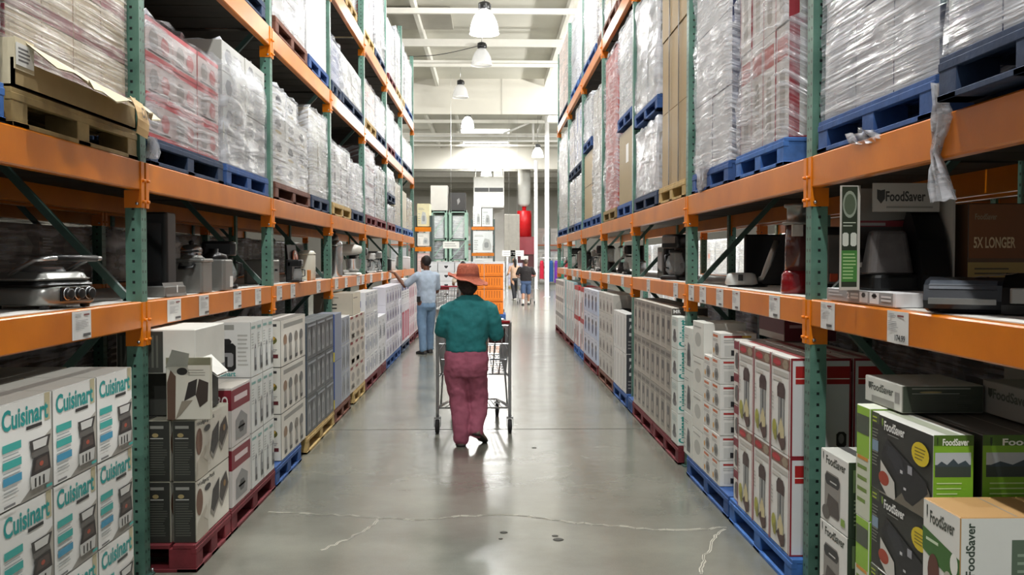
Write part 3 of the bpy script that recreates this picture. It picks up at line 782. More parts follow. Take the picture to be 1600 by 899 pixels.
# vacuum sealer cartons
def leaf(A, u, v, k, c): A.poly([(u, v + k), (u, v + .35 * k), (u + .12 * k, v), (u + .24 * k, v + .35 * k), (u + .24 * k, v + k), (u + .12 * k, v + .93 * k)], c)
def a_fsblack(A):
    A.rect(0, .86, .14, 1, '#454e36'); A.lines(.02, .86, .12, .96, 2, '#b8c83a'); A.lines(.02, .3, .13, .8, 12, '#83867a')
    A.rect(.02, .5, .13, .64, '#7e94a8')
    leaf(A, .19, .85, .11, '#7a9a3a'); A.text('FoodSaver', .235, .82, .34, .12, '#e9e9e4'); A.lines(.3, .77, .55, .8, 1, '#8c8c86')
    A.poly([(.18, .12), (.18, .42), (.42, .22), (.44, 0), (.3, 0)], '#c9c6bd'); A.ell(.24, .2, .09, .09, '#a03a22')
    A.poly([(.42, 0), (.9, 0), (.97, .3), (.9, .42), (.55, .15)], '#6e675a')
    A.poly([(.2, .5), (.28, .72), (.5, .62), (.92, .42), (.94, .3), (.72, .06), (.6, .08), (.42, .3)], '#17171c'); A.poly([(.32, .66), (.5, .6), (.62, .4), (.48, .34), (.3, .55)], '#23252d')
    A.rect(.52, .38, .56, .42, '#c8c8c8'); A.rect(.64, .42, .71, .52, '#9a9aa0'); A.rect(.58, .2, .62, .23, '#c8c8c8')
    A.ell(.83, .72, .13, .14, '#d8c01c'); A.lines(.75, .64, .91, .8, 4, '#7a6a10')
def a_fsgreen(A):
    A.rect(0, .0, 1, .88, '#7fb02a'); A.rect(.04, .6, .94, .8, '#b9c0c4'); A.rect(.04, .52, .94, .66, '#39433c')
    A.poly([(.04, .64), (.2, .7), (.34, .66), (.5, .73), (.62, .67), (.8, .71), (.94, .64)], '#3c4a52')
    A.rect(0, .88, 1, 1, '#4a6a1e'); leaf(A, .08, .87, .11, '#203010'); A.text('FoodSaver', .22, .88, .66, .08, '#eef0e4'); A.lines(.08, .3, .8, .48, 3, '#c8dc9a', .25)
def a_fswhite(A):
    leaf(A, .08, .84, .13, '#222a22'); A.text('FoodSaver', .2, .82, .7, .12, '#33382f')
    A.rr(.16, .12, .72, .72, '#8a8680', .12); A.rr(.18, .54, .7, .70, '#2a2a2c', .1); A.rect(.36, .59, .6, .61, '#c8c8c4'); A.poly([(.2, .14), (.7, .14), (.66, .38), (.3, .42)], '#4b4440'); A.ell(.22, .14, .14, .1, '#5e5a54')
    A.rect(.76, .1, .9, .2, '#7fa03a')
def a_fswhite_side(A):
    A.rect(.0, 0, 1, 1, '#2f3a30'); A.rect(.1, .6, .9, .9, '#6f7f5c'); A.ell(.5, .75, .25, .1, '#8fa078'); A.lines(.12, .15, .88, .52, 7, '#9aa08c')
def a_fskit(A):
    leaf(A, .1, .82, .14, '#222a22'); A.text('FoodSaver', .2, .80, .66, .12, '#454a40')
    A.poly([(0, .52), (0, .74), (1, .62), (1, .36)], '#3c6a2c'); A.lines(.1, .6, .5, .68, 1, '#c8d8b8'); A.ell(.86, .55, .1, .1, '#e8e8e0')
    A.ell(.32, .36, .16, .17, '#5c3024'); A.ell(.42, .2, .16, .1, '#6e3a28'); A.ell(.72, .34, .13, .12, '#b9b6a6'); A.poly([(.4, 0), (.8, 0), (.74, .2), (.5, .12)], '#b08a70')
    A.rect(.84, .05, .96, .24, '#4f8a34')
def a_fskit_side(A):
    A.text('FoodSaver', .05, .48, .47, .08, '#3a463a', rot=True); A.rect(.45, .1, .9, .8, '#5a6a58'); A.lines(.5, .2, .85, .7, 7, '#8a9a86')
def a_fstop(A):
    leaf(A, .1, .5, .3, '#3a4038'); A.text('FoodSaver', .18, .5, .6, .3, '#4a4f48'); A.rect(.82, .3, .94, .7, '#8c8c88'); A.rect(.2, .05, .8, .3, '#8a8a84')

# ------------------------------------------------------------------ stacks of cartons
ORD = ['first', 'second', 'third', 'fourth', 'fifth', 'sixth', 'seventh', 'eighth']
def layer_name(i, n): return 'bottom layer' if i == 0 else ('top layer' if i == n - 1 else ORD[i] + ' layer up')
def stack(side, W, Z0, Z1, cols, z0, rows, dp, desc, group, front='#d6d6d0', sidec=None, top=None, art=None, sart=None, back=0, tape=None, gap=.007, jit=.003, name='product_box', skip=(), far_word='along the aisle', cat='box'):
    cw = (Z1 - Z0) / cols; s = -1 if side == 'L' else 1
    protos = {}
    R = random.Random(int(Z0 * 1000))
    n = len(rows)
    posts = (LZ if side == 'L' else RZ) if s * 0 == 0 and W < (WL if side == 'L' else WR) else []
    reach = W + dp * (back + 1) > (WL if side == 'L' else WR) - .004
    def span(c):
        a, b_ = Z0 + c * cw, Z0 + (c + 1) * cw
        if reach:
            for p in posts:
                lo, hi = p - .083, p + .006
                if a < hi and b_ > lo:
                    if lo - a >= b_ - hi: b_ = lo
                    else: a = hi
        return a, b_
    for d in range(back + 1):
        z = z0
        for i, h in enumerate(rows):
            for c in range(cols):
                if (d, i, c) in skip: continue
                a_, b_ = span(c)
                if b_ - a_ < .07: continue
                hh = h - .0015; key = (hh, round(b_ - a_, 4))
                if key not in protos: protos[key] = box_mb(b_ - a_ - gap, hh, dp - .012, front, sidec, top, art, sart, tape).mesh(name)
                o = bpy.data.objects.new(name, protos[key]); COL.objects.link(o)
                o.location = (s * (W + d * dp + R.uniform(0, jit)), (a_ + b_) / 2 + R.uniform(-1, 1) * gap * .2, z)
                o.rotation_euler.z = -s * PI / 2 + R.uniform(-1, 1) * .001
                pos = []
                if n > 1: pos.append(layer_name(i, n))
                if cols > 1: pos.append(ORD[c] + ' ' + far_word)
                lb = desc + (', ' + ', '.join(pos) if pos else '')
                if d: lb = desc + ', ' + ('second' if d == 1 else 'third') + ' row back' + ''.join(', ' + q.replace(' along the aisle', ' along').replace(' layer up', ' layer') for q in pos)
                tag(o, lb, cat, group)
            z += h
    return z
def filler(side, W, Z0, Z1, z0, z1, dp, label, col='#8c8a82'):
    """plain carton standing behind a front row"""
    s = -1 if side == 'L' else 1
    o = box_mb(Z1 - Z0 - .01, z1 - z0, dp, col).obj('storage_carton'); o.location = (s * W, (Z0 + Z1) / 2, z0); o.rotation_euler.z = -s * PI / 2
    return tag(o, label, 'box')
def floor_goods():
    L, R = 1.46, 1.42
    # ---- left side
    pallet('L', L, 2.86, 3.93, 0, 'blue', 'blue pallet under the grill cartons with teal lettering')
    stack('L', L + .005, 2.86, 3.93, 3, .14, [.327, .327, .327], .26, 'white grill carton with teal lettering', 'grill cartons with teal lettering', '#e2e2dd', '#e2e2dd', '#77766f', a_grill, a_grill_side, back=2, tape='#5a5954')
    pallet('L', L, 4.74, 5.38, 0, 'red', 'dark red pallet under the portrait-printed panini cartons', depth=.9)
    stack('L', L + .01, 4.77, 5.38, 1, .14, [.308, .308], .125, 'cream panini press carton with a dark printed end', 'panini press cartons', '#d5d1c4', '#2b2c27', '#8a8878', a_panini, a_darktext, back=1)
    pallet('L', L, 5.40, 6.49, 0, 'red', 'dark red pallet under the tall processor cartons')
    stack('L', L + .005, 5.42, 5.84, 1, .14, [.345, .345], .25, 'narrow carton with a maroon band and mixer picture', 'maroon banded cartons', '#cfcac6', '#c8c2bc', '#a9a49a', a_maroon, a_gpro)
    stack('L', L + .005, 5.87, 6.48, 2, .14, [.345, .345, .345], .28, 'pale food processor carton with grey machine print', 'food processor cartons', '#d9dcd8', '#cfd0cc', '#9a9a94', a_processor, a_cooker_side, back=1)
    # opened display carton and its printed flap, on top of the panini cartons
    t = thing('open_carton', 'opened white carton with raised flaps above the panini cartons', 'box', (-1.665, 4.99, .76))
    b = MB(); wm = mat('#d4d4cc', .6, noise=.04); dk = mat('#34352f', .7, noise=.1)
    b.cbox(-.19, -.22, .23, .20, .3, .45, wm); b.box(-.185, -.222, .235, .04, -.2205, .44, dk)
    for i in range(9): b.box(-.17 + i * .022, -.2235, .26, -.16 + i * .022, -.2222, .42, mat('#585a50', .7, noise=0))
    b.cbox(-.17, -.1, 0, .17, .28, .232, dk)
    b.obj('carton_body', t)
    b = MB(); b.add([(.2, -.2, .3), (.2, .05, .3), (.3, .0, .22), (.29, -.16, .215)], [(0, 1, 2, 3)], wm); b.add([(.2, -.2, .29), (.2, .05, .29), (.3, .0, .21), (.29, -.16, .205)], [(3, 2, 1, 0)], wm)
    b.add([(.05, -.22, .26), (.16, -.22, .26), (.2, -.32, .34), (.12, -.33, .36)], [(0, 1, 2, 3)], wm); b.obj('flap', t)
    c = box_mb(.22, .31, .03, '#cfccbe', '#cfccbe', '#b5b19c', lambda A: (A.rect(0, .88, 1, 1, '#77765f'), A.poly([(.02, 0), (.2, 0), (.22, .7), (.1, .8), (.02, .6)], '#5c4638'), A.ell(.36, .78, .12, .06, '#2f2f2d'), A.lines(.5, .7, .9, .82, 3, '#9a978c'), A.poly([(.4, .3), (.5, .6), (.7, .66), (.66, .4)], '#2f2b29'), A.poly([(.66, .4), (.74, .66), (.95, .6), (.93, .3), (.75, .2)], '#3d332d'), A.poly([(.2, .0), (.35, .3), (.6, .32), (.3, .06)], '#8c8474')))
    o = c.obj('display_card'); o.location = (-1.50, 4.765, .76); tag(o, 'printed panini press panel standing upright on the panini cartons', 'sign')
    # shiny appliance and black goods behind the post
    t = thing('domed_cooker', 'round silver lidded cooker in the dark beside the green post', 'cooker', (-2.06, 5.02, .142))
    b = MB(); b.lathe([(.17, 0), (.2, .03), (.2, .62), (.21, .63)], M_BLACK, 24); b.obj('body', t)
    b = MB(); b.lathe([(.215, .632), (.21, .66), (.15, .715), (.05, .74), (.01, .742)], M_STEEL, 24); b.obj('lid', t)
    if 0: o = MB(); o.tube([(0, 0, 0), (.12, -.03, .02), (.26, -.12, .03)], [.04, .035, .025], M_BLACK, 8)
    # pile further along
    pallet('L', L, 6.52, 7.60, 0, 'blue', 'blue pallet under the cartons showing a row of blenders')
    stack('L', L + .005, 6.70, 7.59, 1, .14, [.33, .33, .33], .2, 'wide cream carton printed with a row of blenders', 'blender row cartons', '#dad7cd', '#d2d0c6', '#6b6a62', a_blenders, a_blenders_side, tape='#c8c8c4')
    pallet('L', L, 7.61, 8.96, 0, 'wood', 'pale bare wood pallet under the steel-grey cartons')
    stack('L', L + .005, 7.65, 8.95, 3, .14, [.303, .303, .303], .2, 'steel grey kettle carton with pale shapes', 'steel grey kettle cartons', '#5b5e5f', '#44505e', '#4c5456', a_steel, None)
    pallet('L', L, 8.98, 9.99, 0, 'brown', 'brown pallet under the blue-topped cartons')
    stack('L', L + .005, 9.0, 9.42, 1, .14, [.45, .45], .2, 'deep blue carton with a yellow foot', 'deep blue cartons', '#8b93a6', '#22407c', '#6d7480', None, a_bluea)
    stack('L', L + .005, 9.44, 9.98, 2, .14, [.28, .28, .28], .2, 'slim silver-blue carton', 'slim silver-blue cartons', '#a9b1bd', '#a9b1bd', '#c0c0bc', a_steel, None)
    pallet('L', L, 10.0, 11.18, 0, 'wood', 'pale wood pallet under the cream fan cartons')
    stack('L', L + .005, 10.02, 11.17, 3, .14, [.27, .27, .27], .2, 'cream carton with round printed dials', 'cream dial cartons', '#cfc9be', '#cfc9be', '#b9b4a8', lambda A: (A.ell(.5, .6, .3, .18, '#98938c'), A.rr(.2, .1, .8, .35, '#b5afa5'), A.rect(0, .9, .5, 1, '#8c2f2c')), None)
    o = box_mb(.62, .24, .42, '#d8d0bc', '#b9b3a4', '#8d897c', lambda A: A.lines(.1, .7, .8, .85, 1, '#8a7a6c'), lambda A: (A.lines(.2, .75, .8, .85, 1, '#6b675c'), A.rect(.48, .3, .6, .36, '#2b2b28'), A.rect(.48, .46, .6, .52, '#2b2b28')), tape='#9c8456').obj('storage_carton')
    o.location = (-L - .02, 10.6, .951); o.rotation_euler.z = PI / 2; tag(o, 'large plain buff carton lying on top of the cream dial cartons', 'box')
    pallet('L', L, 11.2, 12.5, 0, 'red', 'bright red pallet under the blue-cornered cartons')
    stack('L', L + .005, 11.25, 12.48, 3, .14, [.257, .257, .257, .257], .2, 'white carton with a blue corner square', 'blue cornered cartons', '#dfe0e2', '#e0e2e6', '#c8c8c6', a_bluesq, lambda A: A.rect(.2, .3, .7, .6, '#2c52a8'))
    pallet('L', L, 12.52, 13.42, 0, 'red', 'red pallet under the low white cartons')
    stack('L', L + .005, 12.53, 13.41, 2, .14, [.33, .33], .2, 'low white kettle carton', 'low white kettle cartons', '#dcdde0', None, None, a_generic('#8f949c', '#55585e', None, 3), None)
    for i, (a, c_) in enumerate(((13.44, 14.6), (14.62, 15.78))):
        pallet('L', L, a, c_, 0, 'blue', ('blue pallet, nearer one under the lilac-printed cartons', 'blue pallet, farther one under the lilac-printed cartons')[i])
        stack('L', L + .005, a, c_, 3, .14, [.256] * 4, .2, ('pale carton with lilac machine print, nearer pallet', 'pale carton with lilac machine print, farther pallet')[i], 'lilac printed cartons', '#dcdbe4', None, None, a_generic('#8d84a8', '#4d4a5c', None, 5 + i), None)
    pallet('L', L, 15.8, 17.28, 0, 'navy', 'dark blue pallet beneath the crimson striped cartons')
    stack('L', L + .005, 15.82, 16.4, 1, .14, [.66], .2, 'tall carton with crimson stripes, nearer', 'crimson striped cartons', '#d8d4dc', None, None, a_pink, None)
    stack('L', L + .005, 16.42, 17.26, 2, .14, [.66], .2, 'crimson striped carton in front of the reaching man', 'crimson striped cartons', '#d8d4dc', None, None, a_pink, None)
    stack('L', L + .005, 15.82, 17.26, 3, .80, [.42], .2, 'white carton with a navy top panel', 'navy panel cartons', '#e2e2e6', None, None, a_toprow, None)
    pallet('L', L, 17.3, 18.5, 0, 'red', 'red pallet beyond the crimson striped cartons')
    stack('L', L + .005, 17.32, 18.48, 3, .14, [.34, .34, .34], .2, 'rose tinted carton beside the reaching man', 'rose tinted cartons', '#dcc8d0', None, None, a_generic('#c0718a', '#8a4a5c', None, 8), None)
    pallet('L', L, 18.55, 20.9, 0, 'red', 'long red pallet at the far end of the grill carton side')
    stack('L', L + .005, 18.57, 20.88, 5, .14, [.34, .34, .34], .2, 'pink-cornered white carton at the far end', 'far end white cartons', '#e0dde0', None, None, a_generic('#c994a4', '#8a8a8a', None, 9), None)

    # ---- right side
    t0 = 3.02
    pallet('R', R, 2.98, 3.72, 0, 'brown', 'brown pallet under the green-sided sealer cartons', depth=1.)
    stack('R', R + .005, 3.02, 3.525, 1, .14, [.285, .285, .285], .142, 'black-fronted sealer carton with green ends and yellow seal', 'green ended sealer cartons', '#2b2c28', '#7fb02a', '#c6c8c0', a_fsblack, a_fsgreen, tape='#9aa08c')
    stack('R', R + .165, 3.02, 3.525, 1, .14, [.285, .285, .285], .3, 'unlit mountain-printed sealer carton behind the green ended ones', 'unlit sealer cartons', '#2b2c28', '#4c5a34', '#4a4844', None, a_fsgreen, back=1)  # side and top colours darkened: a shaded copy of the front row
    stack('R', R + .005, 3.535, 3.67, 1, .14, [.43, .43], .4, 'narrow lime carton standing between black and white sealer cartons', 'narrow lime cartons', '#8db83c', '#7fb02a', '#cfd4c2', lambda A: (A.rect(0, 0, 1, .55, '#c9cdb8'), A.lines(.1, .1, .9, .5, 4, '#6f8a3a'), A.rect(.05, .75, .95, .92, '#4a5344'), A.rect(.1, .52, .9, .55, '#d08a2a')), None)
    pallet('R', R, 3.74, 4.1, 0, 'brown', 'brown pallet under the white sealer cartons next to the post')
    stack('R', R + .005, 3.745, 4.07, 1, .14, [.305, .305], .2, 'white sealer carton with a dark green end, beside the post', 'white sealer cartons by the post', '#dcdcd6', '#2f3a30', '#b9bab2', a_fswhite, a_fswhite_side, tape='#4a4a48')
    pallet('R', 1.36, 2.45, 2.97, 0, 'blue', 'blue pallet under the open kit cartons')
    stack('R', 1.365, 2.72, 2.965, 1, .14, [.335, .335], .35, 'white sealer kit carton with green diagonal stripe', 'sealer kit cartons', '#dfdfd8', '#d9dad2', '#b08a58', a_fskit, a_fskit_side, back=1)
    # cartons stored above and behind
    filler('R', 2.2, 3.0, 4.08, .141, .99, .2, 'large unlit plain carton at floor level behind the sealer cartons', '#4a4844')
    o = box_mb(.34, .10, .30, '#c9cac2', '#3b4236', '#8d8c84', a_fstop, a_darktext).obj('product_box'); o.location = (1.49, 3.58, 1.001); o.rotation_euler.z = -PI / 2
    tag(o, 'low sealer carton lying on top behind the green ended ones', 'box')
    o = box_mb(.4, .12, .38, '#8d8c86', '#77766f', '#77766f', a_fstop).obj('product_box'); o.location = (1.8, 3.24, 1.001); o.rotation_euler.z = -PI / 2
    tag(o, 'dim sealer carton far back on top of the plain carton', 'box')
    o = box_mb(.36, .2, .3, '#8a8680', '#8a8680', '#77746c').obj('storage_carton'); o.location = (2.2, 3.85, .992); o.rotation_euler.z = -PI / 2
    tag(o, 'plain grey carton stored just under the price-tagged beam', 'box')
    # juicers
    pallet('R', R, 4.44, 5.62, 0, 'blue2', 'bright blue pallet under the red-trimmed juicer cartons')
    stack('R', R + .005, 4.48, 5.44, 3, .14, [.475, .475], .15, 'tall white juicer carton with red trim', 'red trimmed juicer cartons', '#dfdfda', '#d6d8d8', '#c9c9c2', a_juicer, a_juicer_side, back=2, tape='#8a3a3a')
    stack('R', R + .02, 5.45, 5.6, 1, .14, [.19] * 5, .3, 'small carton with a maroon band squeezed beside the juicers', 'small maroon banded cartons', '#cfccc6', '#cfccc6', '#b8b6ae', lambda A: (A.rect(0, .7, 1, .95, '#7b2030'), A.rr(.2, .1, .8, .6, '#5c5a58')), None)
    o = box_mb(.5, .2, .3, '#c8c6c0', '#6a1f2a', '#8a8078', lambda A: A.rect(0, .2, 1, 1, '#6a1f2a'), lambda A: A.lines(.1, .3, .9, .8, 2, '#b89a9a')).obj('product_box'); o.location = (1.66, 5.6, 1.092); o.rotation_euler.z = -PI / 2
    tag(o, 'dark maroon mixer carton lying above the juicer cartons', 'box')
    pallet('R', R, 5.65, 6.85, 0, 'blue', 'blue pallet under the small hand-mixer cartons')
    stack('R', R + .005, 5.88, 6.10, 1, .14, [.16] * 6, .24, 'small hand-mixer carton with orange title, column next to the juicers', 'hand-mixer cartons', '#dcdcd6', '#dddcd6', '#c9c8c0', a_mixer, a_mixer_side)
    stack('R', R + .005, 6.11, 6.34, 1, .14, [.158] * 5, .24, 'small hand-mixer carton with orange title, shorter column', 'hand-mixer cartons', '#dcdcd6', '#dddcd6', '#c9c8c0', a_mixer, a_mixer_side)
    stack('R', R + .005, 6.35, 6.68, 1, .14, [.248] * 4, .3, 'plain pale carton with a black handle print', 'black handle cartons', '#d9dad2', '#dcdcd4', '#c5c6bd', lambda A: (A.ell(.5, .5, .3, .2, '#b2b4ac'), A.lines(.1, .8, .8, .9, 1, '#a5a59e')), lambda A: (A.ell(.6, .12, .3, .06, '#1c1c1c'), A.ell(.6, .5, .25, .2, '#b9bab2')))
    stack('R', R + .005, 6.70, 6.98, 1, .14, [.31] * 3, .3, 'pale slow cooker carton next to the teal-lettered column', 'slow cooker cartons', '#d3d6ce', '#cdd0c8', '#c5c6bd', a_generic('#55575a', '#2f3032', None, 12), a_generic('#55575a', '#2f3032', None, 12))
    pallet('R', R, 7.05, 8.3, 0, 'red', 'dark red pallet under the teal-lettered coffee column')
    pallet('R', R, 8.32, 9.5, 0, 'red', 'dark red pallet under the farther taupe coffee cartons')
    stack('R', R + .0, 7.18, 7.44, 1, .14, [.245] * 4, .26, 'pale carton with tall teal lettering down its end', 'teal lettered coffee maker cartons', '#cfd6cf', '#d6dcd6', '#cfd3cb', a_vertfront, a_vertteal)
    stack('R', R + .005, 7.47, 8.46, 4, .14, [.345] * 3, .3, 'taupe coffee maker carton, nearer pallet', 'taupe coffee maker cartons', '#aaa498', '#55524c', '#b7b2a6', a_coffee, a_mr, tape='#2a2926')
    stack('R', R + .005, 8.48, 9.44, 4, .14, [.345] * 3, .3, 'taupe coffee maker carton, farther pallet', 'taupe coffee maker cartons', '#b3ada2', '#55524c', '#b7b2a6', a_coffee, a_mr, tape='#2a2926')
    pallet('R', R, 9.52, 11.0, 0, 'blue', 'blue pallet under the slim dark-ended cartons')
    stack('R', R + .005, 9.98, 10.98, 4, .14, [.42, .42], .12, 'slim white carton with a charcoal end', 'slim dark-ended cartons', '#d8d8d4', '#33353a', '#c8c8c4', lambda A: A.rect(.3, .1, .7, .9, '#c4c4c0'), a_darkmarks, back=0)
    pallet('R', R, 11.02, 12.5, 0, 'brown', 'brown pallet under the grey toaster cartons')
    stack('R', R + .005, 11.03, 12.48, 4, .14, [.25] * 4, .3, 'grey-white toaster carton with curved print', 'toaster cartons', '#c4c2bb', '#b0ada4', '#b9b8b0', a_generic('#8d8a84', '#55534f', None, 14), lambda A: (A.rr(.1, .2, .9, .8, '#a09e96'), A.ell(.5, .3, .3, .1, '#2f2f2f')))
    pallet('R', R, 12.52, 14.5, 0, 'red', 'red pallet under the misty blue mixer cartons')
    stack('R', R + .005, 12.56, 14.48, 4, .14, [.33] * 3, .3, 'misty blue carton with a dark stand mixer', 'misty blue mixer cartons', '#cdd2de', '#c2cbdc', '#c8ccd4', a_towerblue, a_towerblue)
    pallet('R', R, 14.52, 16.2, 0, 'blue2', 'bright blue pallet under the red-topped cartons')
    stack('R', R + .005, 14.55, 16.18, 3, .14, [.49, .49], .3, 'white carton with a red header', 'red headed cartons', '#dcd8d8', None, '#b02a2a', lambda A: (A.rect(0, .86, 1, 1, '#b02c30'), A.rect(.1, 0, .3, .5, '#a03030'), A.rr(.4, .2, .8, .7, '#9a9a9a')), lambda A: A.rect(0, .86, 1, 1, '#b02c30'))
    pallet('R', R, 16.22, 18.5, 0, 'red', 'red pallet under the tall white tower cartons')
    stack('R', R + .005, 16.24, 18.48, 4, .14, [.51, .51], .3, 'tall white carton with a teal edge', 'tall teal-edged cartons', '#e2e4e4', '#8fb0b4', None, lambda A: (A.rect(0, 0, .12, 1, '#7ab0b2'), A.rr(.35, .15, .75, .7, '#b8bcbe')), None)
    pallet('R', R, 18.55, 20.85, 0, 'red', 'red pallet at the far end under the juicer side')
    stack('R', R + .005, 18.57, 20.83, 4, .14, [.33] * 3, .3, 'white carton with grey bands at the far end', 'far end grey banded cartons', '#dfe0de', None, None, lambda A: (A.rect(0, .7, 1, .95, '#8a8f92'), A.rr(.3, .1, .7, .6, '#a9acac')), None)

# ------------------------------------------------------------------ wrapped loads on the upper levels
def wrap_mesh(b, x0, y0, z0, x1, y1, z1, m, n=12, amp=.018, seed=0, pinch=.0, slope=0., skirt=True):
    """loose skin of film round a load: four sides and the top, dented and puffed"""
    R = random.Random(seed)
    ph = [R.uniform(0, 6.3) for _ in range(8)]
    def disp(x, y, z):
        return (math.sin(x * 9 + z * 5 + ph[0]) * .35 + math.sin(y * 8 - z * 7 + ph[1]) * .35 + math.sin((x + y) * 21 + z * 17 + ph[2]) * .25 + R.uniform(-.45, .45)) * amp
    cx, cy = (x0 + x1) / 2, (y0 + y1) / 2
    per = []
    for i in range(n): per.append((x0 + (x1 - x0) * i / n, y0, 0, -1))
    for i in range(n): per.append((x1, y0 + (y1 - y0) * i / n, 1, 0))
    for i in range(n): per.append((x1 - (x1 - x0) * i / n, y1, 0, 1))
    for i in range(n): per.append((x0, y1 - (y1 - y0) * i / n, -1, 0))
    k = max(6, int((z1 - z0) / .09)); rings = []
    for j in range(k + 1):
        t = j / k; z = z0 + (z1 - z0) * t; ring = []
        for i, (x, y, nx, ny) in enumerate(per):
            d = disp(x, y, z) * (1 if 0 < t < 1 else .4)
            f = 1 - pinch * max(0, t - .8) / .2
            cr = .92 if i % n == 0 else 1.0
            zz = z + (slope * (x - cx) if t > .5 else 0)
            ring.append((cx + (x - cx) * f * (.985 if i % n == 0 else 1) + nx * d, cy + (y - cy) * f * (.985 if i % n == 0 else 1) + ny * d, zz + (R.uniform(-.02, .02) if j == k else 0)))
        rings.append(ring)
    for f, dz in ((.8, .012), (.45, .02), (.05, .015)):
        rings.append([(cx + (p[0] - cx) * f, cy + (p[1] - cy) * f, z1 + dz + R.uniform(-.012, .012)) for p in rings[k]])
    o = b.sm; b.sm = True; b.rings(rings, m, False, False); b.sm = o
    return b

def load(side, W, Z0, Z1, z0, z1, depth, label, nc, nr, front, sidec=None, top=None, art=None, sart=None, wrap=0, pal='blue', group=None, steps=None, seed=None, pinch=0., slope=0., amp=.018, name='wrapped_load', palabel=None):
    seed = seed if seed is not None else int(Z0 * 100 + z0 * 10)
    s = -1 if side == 'L' else 1
    if abs(W - (WL if side == 'L' else WR)) < .1 and z0 > .5:
        for p in (LZ if side == 'L' else RZ):      # loads stand between the posts
            lo, hi = p - .09, p + .012
            if Z0 < hi and Z1 > lo:
                if min(lo - Z0, Z1 - hi) > .45:
                    load(side, W, hi, Z1, z0, z1, depth, label + ', beyond the post', max(1, nc // 2), nr, front, sidec, top, art, sart, wrap, pal, group, None, seed, pinch=pinch, amp=amp, palabel=(palabel + ', beyond the post') if palabel else None)
                    Z1 = lo; nc = max(1, nc - nc // 2); steps = None
                elif lo - Z0 >= Z1 - hi: Z1 = lo
                else: Z0 = hi
    if pal:
        pallet(side, W - .01, Z0 + .02, Z1 - .02, z0 + .001, pal, palabel or (pal.replace('navy', 'dark blue').replace('blue2', 'bright blue').replace('wood', 'bare wood').replace('wornwood', 'worn wood') + ' pallet under the ' + label), depth=.97)
        z0 += .143
    t = thing(name, label, 'pallet load', (s * W, (Z0 + Z1) / 2, z0), -s * PI / 2, group)
    wd = Z1 - Z0 - .06; H = z1 - z0; depth = min(depth, .92)
    cw = wd / nc; rh = H / nr; R = random.Random(seed)
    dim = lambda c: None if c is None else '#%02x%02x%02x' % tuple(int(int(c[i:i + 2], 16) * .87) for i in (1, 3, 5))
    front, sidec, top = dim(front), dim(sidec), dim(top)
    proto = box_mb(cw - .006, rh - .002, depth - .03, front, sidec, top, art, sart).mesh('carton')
    for c in range(nc):
        for r in range(nr):
            if steps and r >= steps[c]: continue
            o = bpy.data.objects.new('carton', proto); COL.objects.link(o); o.parent = t
            o.location = (-wd / 2 + (c + .5) * cw, .015 + R.uniform(0, .008), r * rh); o.rotation_euler.z = R.uniform(-1, 1) * .004
    if wrap is not None:
        b = MB(); m = M_WRAPS[wrap]
        if steps:
            # one sleeve of film for the lower part, another for the taller part
            lo = min(steps) * rh
            wrap_mesh(b, -wd / 2 - .012, 0, .002, wd / 2 + .012, depth, lo + .01, m, seed=seed, amp=amp)
            for c in range(nc):
                if steps[c] > min(steps): wrap_mesh(b, -wd / 2 + c * cw - .01, .0, lo, -wd / 2 + (c + 1) * cw + .01, depth, steps[c] * rh + .01, m, n=6, seed=seed + c, amp=amp * .6)
        else: wrap_mesh(b, -wd / 2 - .014, -.002, .002, wd / 2 + .014, depth, H + .012, m, seed=seed, pinch=pinch, slope=slope, amp=amp)
        b.obj('stretch_wrap', t)
    return t

def film_tail(name, pts, wd, label, m=None, seed=1):
    """loose strip of torn film hanging from pts[0] down to pts[-1]"""
    R = random.Random(seed); b = MB(); m = m or M_WRAPS[3]; rows = []
    for i, p in enumerate(pts):
        w_ = wd[i]; row = []
        for j in range(9):
            u = j / 8 - .5
            row.append((p[0] + math.sin(j * 2.2 + i) * .014 + R.uniform(-.004, .004), p[1] + u * w_, p[2] + R.uniform(-.01, .01)))
        rows.append(row)
    b.sm = True; b.rings(rows, m, False, False, closed=False)
    rows2 = [[(x + .008, y * 1 + .004, z) for x, y, z in r] for r in rows]; b.rings(rows2, m, False, False, closed=False)
    o = b.obj(name); return tag(o, label, 'plastic film')

